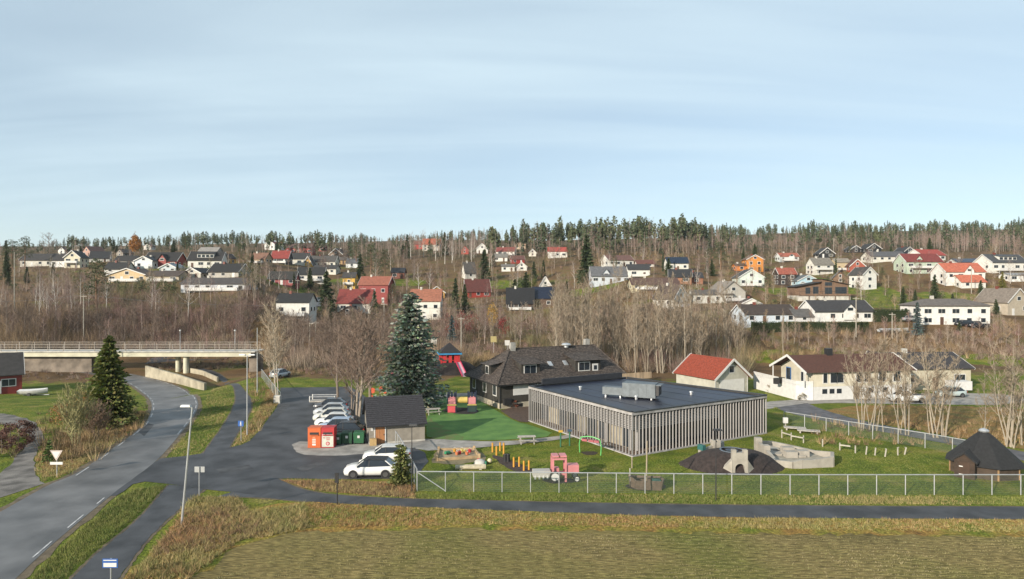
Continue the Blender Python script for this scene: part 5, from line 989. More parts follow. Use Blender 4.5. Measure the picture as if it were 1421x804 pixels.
p2 = g(993, 636); T = thing('castle_tower', 'pale concrete castle block standing behind the dark mound', 'play wall', p2, .15); MB().box(-.38, .38, -.3, .3, 0, 1.6).build('block', CC, T); [MB().box(x - .12, x + .12, -.3, .3, 1.605, 1.8).build('merlon', CC, T) for x in (-.26, .26)]
T = thing('castle_wall', 'low pale concrete wall left of the dark mound', 'play wall', g(972, 640), .5); MB().hexa([(0, 0, 0), (3.2, 0, 0), (3.2, .3, 0), (0, .3, 0)], [(0, 0, 1.0), (3.2, 0, 1.5), (3.2, .3, 1.5), (0, .3, 1.0)]).build('wall', CC, T); MB().box(.1, .5, -.2, .5, 1.0, 1.5).build('mast_base', paint('2a6a68'), T)
# concrete castle ship
cpts = [(1052, 630, 1.3), (1063, 637, 1.0), (1076, 647, .6), (1100, 650, .62), (1112, 650, .8), (1128, 649, .75), (1155, 648, .95), (1155, 641, .95), (1130, 633, .55), (1097, 626, .6), (1070, 623, .8)]
P = [(g(a, c), h) for a, c, h in cpts]; O = P[0][0]; T = thing('concrete_castle', 'pale concrete castle shaped play enclosure on the lawn', 'play castle', O)
for (a, h0), (c, h1) in zip(P, P[1:] + P[:1]):
    a = a - O; c = c - O; n = Vector((c.y - a.y, a.x - c.x, 0)).normalized() * .16; MB().hexa([a - n, c - n, c + n, a + n], [a - n + Vector((0, 0, h0)), c - n + Vector((0, 0, h1)), c + n + Vector((0, 0, h1)), a + n + Vector((0, 0, h0))]).build('wall', CC, T)
for i in (0, 1): a, h = P[i]; a = a - O; MB().box(a.x - .3, a.x + .3, a.y - .3, a.y + .3, 0, h + .35).build('turret', CC, T)
for t, q in ((.15, .5), (.22, .3), (.28, .9), (.35, .5), (.45, .25), (.5, .6), (.62, .4), (.3, .75), (.7, .5)):
    c = (P[1][0] * (1 - t) + P[6][0] * t) - O + Vector((0, q * 4, 0)); MB().box(c.x - .55, c.x + .55, c.y - .4, c.y + .4, 0, U(.35, .95)).build('block', CC, T)
b = MB(); b.quad(*[tuple((a - O) + Vector((0, 0, .25))) for a, h in P]); b.build('floor', mat('castle_sand', '8d887c', .9), T)
# low wooden obstacle posts, benches
for i, (px, pb, pt) in enumerate(((1085, 608, 597), (1098, 611, 601), (1115, 615, 605), (1141.5, 620, 610), (1165.5, 625, 615), (1187, 629, 619), (1201.5, 631, 620), (1214, 632, 622), (1228, 634, 623), (1246, 632, 621), (1255, 631, 621))):
    p = g(px, pb); T = thing('obstacle_post', 'short white wooden post on the lawn, one of a curved row by the wire fence', 'post', p, 0, 'white obstacle posts in the lawn'); hh = (pb - pt) / F * p.y; MB().tube([(0, 0, -.1), (U(-.05, .2) if i > 5 else 0, 0, hh)], .07, 6).build('post', mat('white_wood', '9c978c', .8), T); MB().lathe((0 if i <= 5 else .08, 0, hh), [(.07, 0), (.05, .03)], 6).build('cap', GREYW, T)
for (a, c) in (((1085, 598), (1098, 602)), ((1098, 603), (1115, 606)), ((1165, 616), (1180, 618))):
    A, C_ = g(a[0], a[1] + 10), g(c[0], c[1] + 10); b = MB(); b.bar(Vector((0, 0, 0)), C_ - A, .1, .12); o = b.build('balance_beam', mat('white_wood', 'b9b4a8')); o.location = A + Vector((0, 0, .62)); tag(o, 'white balance beam between short posts on the lawn', 'beam', 'balance beams')
for px, py in ((1103, 597), (1122, 601)):
    T = thing('log_bench', 'flat grey wooden platform beside the wire fence', 'platform', g(px, py), -.35, 'grey platforms by the fence'); [MB().box(-1.2, 1.2, -.5 + i * .35, -.18 + i * .35, .25, .33).build('plank', GREYW, T) for i in range(3)]; [MB().box(x - .08, x + .08, -.45, .5, 0, .245).build('bearer', GREYW, T) for x in (-.9, .9)]
T = thing('electric_box', 'white electric box on a post at the fence corner', 'cabinet', g(1090, 593)); MB().box(-.25, .25, -.15, .15, .5, 1.15).build('casing', WHITE, T); MB().box(-.05, .05, -.05, .05, 0, .49).build('post', GREYW, T)
# grill hut
c = g(1402, 668); T = thing('grill_hut', 'octagonal wooden grill hut with black pyramid roof', 'hut', c, R(8)); r = 2.65; n = 8; LG = mat('log_wall', '43382f', .8, .25, 2, bands=('Z', .14))
P = [(r * math.cos(2 * math.pi * (i + .5) / n), r * math.sin(2 * math.pi * (i + .5) / n) + 2.6) for i in range(n)]
for (x0, y0), (x1, y1) in zip(P, P[1:] + P[:1]): b = MB(); b.bar((x0, y0, .55), (x1, y1, .55), .12, 1.2); b.build('wall_panel', LG, T)
for x, y in P: MB().tube([(x, y, -.1), (x, y, 1.18)], .1, 6).build('corner_post', mat('lightwood', '8a6f50', .8), T)
b = MB(); ro_ = [(1.16 * (x), 1.16 * (y - 2.6) + 2.6) for x, y in P]; b.v = [(x, y, 1.05) for x, y in ro_] + [(.28 * x, .28 * (y - 2.6) + 2.6, 3.35) for x, y in P] + [(0, 2.6, 3.95)]; 
for i in range(n): k = (i + 1) % n; b.f += [(i, k, n + k, n + i), (n + i, n + k, 2 * n)]
b.f.append(tuple(reversed(range(n)))); b.build('roof', mat('shingle_black', '1f2022', .9, .25, 4, bump=.01), T); MB().lathe((0, 2.6, 3.6), [(.3, 0), (.42, .18), (.3, .32), (.05, .42)], 10).build('smoke_cap', STEEL, T)
D = put('entrance', body(1.5, 1.9, 1.5, .6, False, -.05).mesh('entrance', mat('darklog', '382c24', .8, .25, 2, bands=('Z', .14))), T, (-3.25, 1.25, 0), R(-55)); gable_roof(1.5, 1.9, 1.5, .6, .2, False, mat('shingle_black'), D, 'entrance_roof', trim=None, og=.15); MB().box(-.4, .4, -.05, .02, .05, 1.45).build('door', mat('doorbrown', '3a2a20', .8), D)
for z in (.3, 1.0): MB().box(-.38, -.1, -.09, -.055, z, z + .08).build('hinge', WHITE, D)
# boards on poles behind the yard
for px, py, s, c, lab in ((602, 474, 1.45, 'd2cfc4', 'white square board on posts behind the red playhouse'), (685, 471, 1.4, 'a89a62', 'yellowish square board on posts at the wood edge'), (704, 476, 1.2, 'c9c8c4', 'white square board just behind the dark house roof')):
    p = g(px, 490); T = thing('back_board', lab, 'board', p); z = H - (py - CY) / F * p.y; MB().box(-s / 2, s / 2, -.06, 0, z - p.z - s / 2, z - p.z + s / 2).build('panel', paint(c), T); MB().tube([(0, .1, 0), (0, .1, z - p.z)], .06, 6).build('post', STEEL, T)
# play things behind the big fir
p = g(524, 556); T = thing('climbing_frame', 'climbing frame with orange discs behind the grey shed', 'climbing frame', p)
for x in (-.9, .3, 1.2): MB().tube([(x, 0, 0), (x, .1, 2.0)], .06, 6).build('post', BLACK, T)
for x, z, r in ((-.75, 1.5, .42), (.6, 1.75, .35), (1.1, 1.35, .3), (-.95, .6, .3)): q = MB(); q.tube([(x, -.15, z), (x, -.08, z)], r, 14); q.build('disc', paint('d0562c', .5), T)
MB().box(-1.3, 1.3, .1, .2, .5, .62).build('beam', paint('2f6e74', .5), T)
p = g(548, 536); T = thing('play_cabin', 'blue and pink play cabin half hidden by the blue fir', 'play cabin', p, .2); MB().box(-.9, .9, 0, .9, .3, .95).build('blue_panel', paint('1f74c8', .5), T); b = MB(); b.bar((-.9, .1, 1.7), (.0, .1, 2.4), .2, .35); b.bar((.0, .1, 2.4), (.9, .1, 1.7), .2, .35); b.build('pink_gable', paint('d0566a', .5), T); [MB().tube([(x, .1, 0), (x, .1, 1.7)], .06, 6).build('post', paint('cfcfcf'), T) for x in (-.85, .85)]
# ------------------------------------------------------------------ vegetation
def stick(b, a, c, w0, col, w1=None):      # thin flat twig: one tapering quad pair
    a = Vector(a); c = Vector(c); d = c - a; s = d.cross(Vector((U(-1, 1), U(-1, 1), U(-1, 1)))).normalized(); i = len(b.v)
    b.v += [tuple(a - s * w0), tuple(a + s * w0), tuple(c)]; b.f.append((i, i + 1, i + 2)); b.c += [col] * 3
def ctube(b, pts, rad, n, col):
    k = len(b.v); b.tube(pts, rad, n, False); b.c += [col] * (len(b.v) - k)
def bare(seed, h=10., spread=.28, stems=1, l1=16, up=.9, first=.25, barkc=(.33, .29, .24), twigc=(.27, .21, .16), l2=7, l3=5, thick=.13, tw=.016):
    global rnd; old = rnd; rnd = random.Random(seed); tr, cr = MB(), MB()
    for s in range(stems):
        a0 = U(0, 6.28); lean = Vector((math.cos(a0), math.sin(a0), 0)) * (U(.04, .16) if stems > 1 else U(0, .05)); hs = h * (U(.75, 1) if s else 1); pts = []; base = lean * U(.5, 2.2) * (stems > 1)
        for i in range(8):
            t = i / 7; pts.append(base + lean * hs * t + Vector((math.sin(t * 5 + s) * .012 * hs + U(-.006, .006) * hs, math.cos(t * 4 + s * 2) * .012 * hs, hs * t)))
        r0 = thick * (1 if stems == 1 else U(.55, .8)); ctube(tr, pts, [r0 * (1 - .93 * i / 7) for i in range(8)], 6, barkc)
        for q in range(l1 if stems == 1 else max(6, l1 // 2 + 1)):
            t = first + (1 - first) * ((q + U(0, .9)) / (l1 if stems == 1 else max(6, l1 // 2 + 1))); t = min(.985, t); k = t * 7; i = min(6, int(k)); p = pts[i].lerp(pts[i + 1], k - i)
            a = q * 2.4 + U(-.5, .5); ln = h * spread * (1.25 - t * .85) * U(.7, 1.25); el = up * U(.7, 1.2); d = Vector((math.cos(a) * math.cos(el), math.sin(a) * math.cos(el), math.sin(el)))
            m1 = p + d * ln * .5 + Vector((0, 0, ln * .05)); e = p + d * ln + Vector((0, 0, ln * .22)); rr = r0 * .42 * (1.1 - t); ctube(tr, [p, m1, e], [rr, rr * .6, rr * .12], 4, barkc)
            for w in range(l2):
                f = .25 + .75 * (w + U(0, 1)) / l2; f = min(1, f); o = p.lerp(m1, f * 2) if f < .5 else m1.lerp(e, f * 2 - 1); a2 = U(0, 6.28); d2 = (d * .9 + Vector((math.cos(a2), math.sin(a2), U(-.1, .8))) * .75).normalized(); l_ = ln * .5 * U(.6, 1.2) * (1.15 - f * .5); e2 = o + d2 * l_ + Vector((0, 0, l_ * .15)); stick(cr, o, e2, tw * 1.6, twigc)
                for z in range(l3):
                    f2 = U(.2, 1); o2 = o.lerp(e2, f2); d3 = (d2 + Vector((U(-1, 1), U(-1, 1), U(-.5, 1))) * .8).normalized(); stick(cr, o2, o2 + d3 * l_ * U(.3, .65), tw, twigc)
    rnd = old; return tr.mesh('trunk', BARK), cr.mesh('crown', TWIG), h
def spruce(seed, h=10., w=.2, lev=26, nb=9, per=5, col=(.035, .055, .02), tipc=None, droop=.35, gap=.06, size=.5, cj=.35, pw=.82):
    global rnd; old = rnd; rnd = random.Random(seed); tr, cr = MB(), MB(); ctube(tr, [(0, 0, -.3), (0.02 * h, 0, h * .5), (0, 0, h * .99)], [h * .017, h * .010, .02], 6, (.09, .07, .05))
    for i in range(lev):
        t = gap + (1 - gap) * (i / lev) ** .93; z = h * t; R_ = h * w * (1 - t) ** pw * U(.86, 1.12) + h * .012
        for q in range(max(3, int(nb * (1 - t * .55)))):
            a = q * 2 * math.pi / nb * 1.13 + i * 1.7 + U(-.3, .3); rl = R_ * U(.6, 1.18) * (1 + .16 * math.sin(2 * a + seed) + .12 * math.sin(a + i * .35)); d = Vector((math.cos(a), math.sin(a), -droop * U(.4, 1.2))); o = Vector((0, 0, z + U(-.4, .4) * h / lev))
            for s in range(per):
                f = ((s + U(.3, 1)) / per) ** .7; side = Vector((-d.y, d.x, 0)); p = o + d * rl * f + side * U(-.32, .32) * rl * f + Vector((0, 0, rl * droop * .55 * f * f + U(-.2, .2) * h / lev)); sz = size * h * .055 * (1.75 - .7 * f) * U(.7, 1.3); out = (d + side * U(-.8, .8) + Vector((0, 0, U(-.25, .35)))).normalized(); n_ = side * U(-.6, .6) + Vector((0, 0, U(.25, .8)))
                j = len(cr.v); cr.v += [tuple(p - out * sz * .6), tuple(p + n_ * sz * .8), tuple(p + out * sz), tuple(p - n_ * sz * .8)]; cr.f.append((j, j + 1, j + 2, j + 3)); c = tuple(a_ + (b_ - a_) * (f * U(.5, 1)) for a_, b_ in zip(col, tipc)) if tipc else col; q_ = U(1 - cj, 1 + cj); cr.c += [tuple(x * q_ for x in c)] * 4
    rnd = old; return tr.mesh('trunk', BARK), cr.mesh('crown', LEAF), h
def pine(seed, h=12., w=.24, clumps=22, per=46, col=(.062, .076, .03), base=.36):
    global rnd; old = rnd; rnd = random.Random(seed); tr, cr = MB(), MB(); ctube(tr, [(0, 0, -.4), (.02 * h, 0, h * .5), (0, .01 * h, h * .97)], [h * .016, h * .012, .03], 6, (.17, .10, .06))
    for i in range(clumps):
        t = base + (1 - base) * i / clumps; a = i * 2.4 + U(-.4, .4); rr = h * w * (1 - (t - base) / (1 - base) * .75) * U(.35, 1.0); c = Vector((math.cos(a) * rr, math.sin(a) * rr, h * t + rr * .15)); ctube(tr, [(0, 0, h * t - rr * .25), tuple(c)], [h * .004, h * .0015], 3, (.14, .09, .06)); s = h * .075 * U(.7, 1.25)
        for _ in range(per):
            v = Vector((U(-1, 1), U(-1, 1), U(-.55, .6))); 
            if v.length > 1: v = v / v.length
            leaf(cr, c + v * s, h * .016, col, .4)
    rnd = old; return tr.mesh('trunk', BARK), cr.mesh('crown', LEAF), h
def leafy(seed, h=6., w=.3, n=1400, col=(.3, .13, .03), base=.3, ls=.16):
    global rnd; old = rnd; rnd = random.Random(seed); tr, cr = MB(), MB(); ctube(tr, [(0, 0, -.3), (0, 0, h * .9)], [h * .014, .02], 5, (.2, .17, .14))
    for i in range(10): a = i * 2.4; t = U(.25, .8); ctube(tr, [(0, 0, h * t), (math.cos(a) * h * w * .6, math.sin(a) * h * w * .6, h * (t + .15))], [h * .005, .01], 3, (.2, .17, .14))
    cl = [(U(-.6, .6) * w * h, U(-.6, .6) * w * h, h * U(base + .05, .92)) for _ in range(14)]
    for _ in range(n):
        c = rnd.choice(cl); v = Vector((rnd.gauss(0, 1), rnd.gauss(0, 1), rnd.gauss(0, 1))) * h * .085; q = Vector(c) + v; t = (q.z / h - base) / (1 - base)
        if t < 0 or math.hypot(q.x, q.y) > h * w * 1.05 * math.sin(min(1, max(.05, t)) * 2.6 + .4): continue
        leaf(cr, q, ls, col, .35)
    rnd = old; return tr.mesh('trunk', BARK), cr.mesh('crown', LEAF), h
def plant_tree(proto, p, h, label, name='bare_tree', cat='tree', group=None, wid=1.0, rz=None):
    T = thing(name, label, cat, p, rnd.uniform(0, 6.28) if rz is None else rz, group); s = h / proto[2]; T.scale = (s * wid, s * wid, s); put('trunk', proto[0], T); put('crown', proto[1], T); return T
# --- prototypes
ASP = [bare(s, 14, .17, st, 16, 1.12, .22, (.29, .25, .195), (.25, .20, .145), 10, 8, .12, .02) for s, st in ((1, 1), (2, 3), (3, 2), (4, 1), (5, 4))]
BIR = [bare(10 + s, 12, .26, 1, 20, .75, .25, (.52, .49, .45), (.25, .18, .15), 7, 6, .12, .014) for s in range(3)]
BRN = [bare(20 + s, 9, .34, 1 + s % 2, 20, .8, .18, (.20, .16, .13), (.155, .11, .085), 9, 7, .14, .018) for s in range(4)]
PUR = [bare(30 + s, 10, .20, 1, 18, 1.0, .3, (.30, .24, .21), (.21, .135, .12), 7, 6, .09, .016) for s in range(3)]
SPR = [spruce(40 + s, 10, .21, 30, 12, 7, (.028, .044, .016), (.05, .072, .024)) for s in range(3)]
PIN = [pine(50 + s, 12, .24) for s in range(3)]
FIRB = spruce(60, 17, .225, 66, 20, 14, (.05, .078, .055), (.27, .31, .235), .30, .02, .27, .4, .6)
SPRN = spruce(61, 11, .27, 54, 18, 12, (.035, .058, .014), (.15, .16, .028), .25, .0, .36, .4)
def hpx(p, base, top): return (base - top) / F * p.y
def tr(px, base, top, proto, label, name='bare_tree', group=None, wid=1., Ylo=25.):
    p = g(px, base, Ylo); return plant_tree(proto, p, max(1.2, hpx(p, base, top)), label, name, 'tree', group, wid)
# --- single trees of the foreground
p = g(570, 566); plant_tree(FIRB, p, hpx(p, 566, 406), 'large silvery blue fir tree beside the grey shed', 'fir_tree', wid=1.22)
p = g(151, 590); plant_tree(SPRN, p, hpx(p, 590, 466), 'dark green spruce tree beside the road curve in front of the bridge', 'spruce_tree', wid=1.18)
p = g(557, 673); plant_tree(spruce(62, 4, .30, 22, 12, 6, (.06, .085, .022), (.19, .19, .055), .1, .0, .8, .4, .42), p, hpx(p, 673, 617), 'bushy green conifer beside the white SUV', 'conifer_bush', 'shrub', wid=1.0)
tr(495, 588, 428, bare(71, 16, .27, 2, 44, .85, .2, (.30, .25, .20), (.21, .15, .115), 13, 11, .26, .024), 'big twiggy brown tree with thick trunk by the parked cars', wid=1.05)
tr(512, 566, 445, BRN[2], 'brown bare tree between the thick trunk tree and the fir', wid=1.2); tr(470, 560, 448, BRN[0], 'brown bare tree left of the thick trunk tree', wid=1.1); tr(486, 580, 438, BRN[1], 'brown bare tree standing close behind the thick trunk tree')
tr(387, 553, 430, bare(72, 13, .28, 2, 34, .9, .2, (.42, .38, .31), (.36, .29, .21), 12, 10, .14, .02), 'pale bare tree beside the utility cabinet')
tr(378, 545, 445, ASP[1], 'grey bare tree behind the leaning wire fence')
tr(77, 452, 374, BIR[0], 'white stemmed birch in the brown wood left of the tall pine'); tr(55, 452, 372, BIR[1], 'slim white birch left of the forked white birch', wid=.5); tr(262, 446, 380, BIR[2], 'white birch with a long drooping limb below the long white house', wid=1.1); tr(152, 520, 440, PUR[1], 'slender birch clump rising behind the dark spruce', wid=1.1)
tr(68, 362, 326, BRN[2], 'large rounded bare tree above the leftmost white houses', wid=1.3)
for i, (px, b_, t, k, w) in enumerate(((1195, 597, 470, 4, 1.2), (1207, 599, 468, 1, 1.2), (1217, 598, 480, 2, 1.), (1226, 600, 500, 0, .8), (1250, 602, 478, 1, 1.), (1258, 604, 470, 4, 1.2), (1293, 604, 480, 2, 1.), (1300, 608, 466, 1, 1.25), (1310, 607, 474, 4, 1.), (1364, 613, 520, 0, 1.2), (1398, 620, 482, 4, 1.35), (1407, 622, 470, 1, 1.3), (1418, 618, 490, 2, 1.2))):
    tr(px, b_, t, ASP[k], 'pale multi-stemmed bare tree in the row along the gravel lane', group='pale bare trees along the gravel lane', wid=w)
# small shrubs and bushes
BUSH = [bare(80 + s, 2.2, .45, 5, 22, .85, .05, c, c2, 8, 7, .03, .012) for s, (c, c2) in enumerate((((.2, .15, .1), (.19, .13, .09)), ((.3, .18, .08), (.30, .17, .06)), ((.25, .24, .12), (.24, .22, .10)), ((.26, .14, .13), (.22, .12, .11))))]
tr(105, 622, 545, BUSH[2], 'tall olive twiggy bush beside the road', 'shrub', wid=.7); tr(92, 596, 556, leafy(91, 3, .5, 900, (.26, .13, .04), .1, .1), 'orange leaved bush behind the olive bush', 'shrub', wid=1.3); tr(68, 641, 611, spruce(92, 2, .3, 14, 9, 4, (.06, .1, .02), (.12, .17, .04), .1, 0, .9), 'small green conifer next to the give way sign', 'shrub', wid=1.2)
tr(133, 610, 560, BUSH[0], 'brown twiggy bush under the dark spruce', 'shrub'); tr(120, 585, 545, BUSH[1], 'tan bush left of the dark spruce', 'shrub', wid=1.3)
HEDG = leafy(93, 1.6, 1.2, 1500, (.12, .055, .04), 0, .08)
for px, py in ((2, 622), (14, 612), (26, 605)): tr(px, py + 8, py - 22, HEDG, 'rounded red-brown hedge bush inside the gravel track loop', 'shrub', 'red-brown hedge bushes by the track', wid=1.0)
tr(757 - 22, 399, 380, leafy(94, 5, .6, 1500, (.10, .12, .03), .05, .22), 'round olive green bush above the black metal roof', 'shrub', wid=1.1); tr(722, 404, 383, leafy(95, 5, .5, 1200, (.08, .12, .03), .05, .22), 'mid green bush left of the round olive bush', 'shrub')
tr(187, 357, 325, leafy(96, 10, .28, 2400, (.36, .16, .035), .12, .3), 'orange autumn tree on the left skyline', 'autumn_tree'); tr(683, 462, 417, leafy(97, 9, .18, 1500, (.40, .24, .05), .15, .2), 'slim yellow birch in autumn leaf', 'autumn_tree'); tr(700, 412 + 55, 438, leafy(98, 4, .5, 700, (.20, .035, .03), .1, .14), 'dark red leaved shrub right of the yellow birch', 'shrub')
for px, py in ((622, 462), (640, 458), (655, 461)): tr(px, py + 4, py - 28, leafy(99, 5, .45, 700, (.20, .06, .05), .1, .16), 'rusty red shrub between the salmon roof and the yellow birch', 'shrub', 'rusty red shrubs')
tr(712, 566, 552, leafy(100, 1.4, .7, 600, (.20, .06, .03), 0, .08), 'small rust red bush at the foot of the dark house', 'shrub'); tr(1072, 545, 531, leafy(101, 2, .7, 500, (.35, .28, .2), 0, .1), 'pale dry bush under the white terrace', 'shrub'); tr(1112, 556, 546, leafy(107, 2, .7, 500, (.22, .2, .14), 0, .1), 'small grey bush at the terrace corner', 'shrub')
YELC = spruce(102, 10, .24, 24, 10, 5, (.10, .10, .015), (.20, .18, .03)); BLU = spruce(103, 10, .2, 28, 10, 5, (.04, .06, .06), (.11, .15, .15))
CON = [(135, 432, 360, 'P', 1.25, 'broad dark pine in front of the tan chalet'), (18, 374, 334, 'P', 1.5, 'wide dark pine at the far left edge of the village'), (34, 372, 329, 'P', 1.1, 'taller pine of the pair at the far left edge'), (453, 440, 376, 'S', 1.0, 'dark pointed spruce between the white house and the red roof'), (565, 360, 325, 'S', .8, 'dark spruce left of the orange roof on the skyline'), (617, 354, 322, 'S', .9, 'dark spruce right of the orange roof on the skyline'), (672, 390, 346, 'S', 1.2, 'stout brownish spruce beside the white bungalow'),
 (514, 388, 338, 'P', 1.1, 'tallest pine of the green clump above the red house'), (534, 388, 346, 'P', 1.1, 'right hand pine of the green clump above the red house'), (500, 392, 352, 'S', .9, 'slim dark spruce beside the yellow house'), (524, 392, 360, 'P', 1.2, 'low broad pine inside the green clump'), (632, 430, 386, 'S', .75, 'bright green young conifer left of the maroon roof'), (645, 434, 394, 'S', .9, 'dark green young conifer close to the maroon roof'), (814, 395, 326, 'S', 1.05, 'large brownish spruce left of the pale blue house'),
 (1270, 420, 402, 'S', 1., 'small round conifer on the lawn slope'), (1297, 418, 382, 'S', 1.0, 'dark spruce on the lawn slope below the orange roof'), (1361, 410, 389, 'S', 1.1, 'squat conifer beside the orange roofed garage'), (855, 373, 356, 'C', .5, 'thin dark cypress in front of the white house'), (920, 378, 344, 'C', .5, 'tall thin cypress beside the navy solar roof'), (1160, 382, 358, 'C', .8, 'columnar green cypress beside the beige house'), (520, 442, 403, 'S', .8, 'small dark spruce in front of the two storey red house'), (221, 356, 336, 'P', 1., 'round dark pine behind the red house roof'), (241, 354, 334, 'S', 1.2, 'dark spruce behind the shed dormer house'), (257, 354, 329, 'P', 1.1, 'pine with light trunk near the shed dormer house'), (1000, 375, 336, 'P', 1.4, 'bushy green pine at the right end of the clear-felled slope'), (985, 374, 344, 'P', 1.2, 'lower green pine on the clear-felled slope'), (1290, 354, 330, 'S', 1.1, 'dark spruce behind the black gables'), (1272, 352, 336, 'P', 1.2, 'broad pine behind the black gables'), (1195, 350, 314, 'P', .9, 'tall skyline pine above the brick red gable'), (385, 352, 330, 'S', .9, 'dark spruce on the skyline behind the red roof'), (440, 360, 345, 'P', 1.3, 'dark round pine right of the red row house'), (408, 402, 378, 'S', .6, 'small cypress-like conifer beside the pinkish red house'), (495, 372, 336, 'P', 1.2, 'dark pine left of the green clump')]
CYP = spruce(104, 10, .11, 30, 9, 4, (.03, .05, .02), (.05, .075, .03), .05)
for px, b_, t, k, w, lab in CON: tr(px, b_, t, {'P': PIN, 'S': SPR, 'C': [CYP]}[k][rnd.randrange(3) if k != 'C' else 0], lab, {'P': 'pine_tree', 'S': 'spruce_tree', 'C': 'cypress'}[k], wid=w)
tr(1273, 466, 419, BLU, 'blue spruce standing beside the big white villa', 'spruce_tree'); tr(627, 478, 437, BLU, 'small blue spruce beside the rusty shrubs', 'spruce_tree', wid=.9); tr(1391, 400, 377, YELC, 'yellow green conifer by the white garage', 'spruce_tree', wid=1.1); tr(1331, 462, 446, SPR[0], 'small green bush conifer below the white villa', 'spruce_tree', wid=1.1); tr(545, 440, 420, leafy(105, 4, .4, 700, (.12, .14, .03), .05, .18), 'light green shrub in front of the red house', 'shrub'); tr(352, 402, 380, leafy(106, 6, .5, 900, (.09, .09, .04), .05, .2), 'olive bush right of the long white house', 'shrub')
def free(p, m=0.):
    return all((p.x - a) ** 2 + (p.y - c) ** 2 > (r + m) ** 2 for a, c, r, *_ in DIST)
def hides(px, base, top):      # would it stand right in front of a house front?
    return any(abs(px - e[5]) < e[3] * .5 and base > e[4] and top < e[4] - 3 for e in DIST if e[3])
def scatter(n, pxr, pyr, protos, hr, label, group, wid=(.85, 1.2), name='bare_tree', avoid=.35, lo=25.):
    k = 0; t = 0
    while k < n and t < n * 12:
        t += 1; px, py = U(*pxr), U(*pyr); p = g(px, py, lo)
        if not free(p): continue
        h = U(*hr)
        if rnd.random() > avoid and hides(px, py, py - h * F / p.y): continue
        plant_tree(rnd.choice(protos), p, h, label, name, 'tree', group, U(*wid)); k += 1
scatter(66, (765, 962), (494, 519), ASP, (12, 18.5), 'tall pale bare aspen in the dense grove behind the kindergarten', 'aspens behind the kindergarten', avoid=1)
scatter(12, (962, 1040), (480, 520), ASP, (10, 17), 'bare tree behind the red roofed garage', 'bare trees behind the garage', avoid=1)
scatter(3, (1080, 1092), (493, 497), ASP[:1], (9, 11), 'slim bare tree with straight trunk in front of the hedge end', 'slim trees by the hedge', (.5, .6), avoid=1)
scatter(46, (-10, 350), (446, 488), BRN + PUR, (6, 10), 'brown bare tree in the wood behind the bridge', 'bare trees behind the bridge', avoid=1)
scatter(30, (0, 345), (405, 446), PUR + BIR, (7, 10), 'slender bare tree on the slope below the left hand houses', 'bare trees on the left slope')
scatter(26, (395, 560), (474, 506), BRN, (6.5, 10), 'dark twiggy bare tree in the thicket left of the blue fir', 'dark bare trees left of the fir', avoid=1)
scatter(22, (600, 770), (440, 488), BRN + ASP + PUR, (6, 10), 'bare tree on the wooded bank behind the dark house', 'bare trees on the bank')
scatter(105, (340, 1080), (350, 430), BIR + PUR + ASP + BRN, (7, 13), 'leafless garden tree between the hillside houses', 'bare garden trees on the hillside', avoid=.5)
scatter(30, (1080, 1421), (345, 425), BIR + PUR + BRN, (6, 11), 'leafless garden tree on the right hand hillside', 'bare garden trees on the right hillside')
scatter(10, (560, 660), (345, 372), BIR, (12, 16), 'tall white stemmed birch near the skyline', 'skyline birches')
scatter(34, (345, 1060), (352, 430), SPR + PIN, (4.5, 10), 'dark green garden conifer between the hillside houses', 'garden conifers on the hillside', name='garden_conifer', avoid=.2)
scatter(16, (0, 345), (352, 405), SPR + PIN, (4.5, 10), 'dark green garden conifer on the left hand hillside', 'garden conifers on the left hillside', name='garden_conifer', avoid=.2)
scatter(14, (1060, 1421), (350, 440), SPR + PIN, (4, 9), 'dark green garden conifer on the right hand hillside', 'garden conifers on the right hillside', name='garden_conifer', avoid=.2)
# --- far forest: one mass
def prof(px):
    T = [(-300, 340), (0, 339), (50, 336), (100, 331), (200, 327), (300, 321), (400, 322), (480, 324), (540, 327), (600, 324), (660, 317), (700, 309), (780, 301), (880, 297), (950, 299), (1000, 311), (1080, 313), (1150, 310), (1200, 304), (1250, 311), (1300, 309), (1421, 303), (1800, 300)]
    for (a, c), (d, e) in zip(T, T[1:]):
        if a <= px <= d: return c + (e - c) * (px - a) / (d - a)
    return 310
fb = MB()
def far_conifer(b, p, h, w, col, pinek):
    ctube(b, [p - Vector((0, 0, .5)), p + Vector((0, 0, h * .95))], [.16, .04], 3, (.19, .135, .095) if pinek else (.10, .075, .06)); z0 = .45 if pinek else .1; n = 64
    for i in range(n):
        t = i / n; z = z0 + (1 - z0) * t; r = h * w * ((1 - t) ** .8 if not pinek else math.sin(min(1, (t * .9 + .12)) * 3.0) * .8 + .1) * U(.3, 1.05); a = i * 2.4
        leaf(b, p + Vector((math.cos(a) * r, math.sin(a) * r, h * z + U(-.3, .3))), h * .075 * (1.15 - t * .6), col, .4)
def far_bare(b, p, h, w, col, tcol):
    e = p + Vector((U(-.4, .4), U(-.4, .4), h)); ctube(b, [p - Vector((0, 0, .5)), e], [.10, .03], 3, col)
    for i in range(34):
        t = U(.25, .98); a = i * 2.4; o = p.lerp(e, t); l_ = h * w * (1.2 - t) * U(.6, 1.3); d = Vector((math.cos(a), math.sin(a), U(.7, 1.7))); stick(b, o, o + d * l_, .055, tcol)
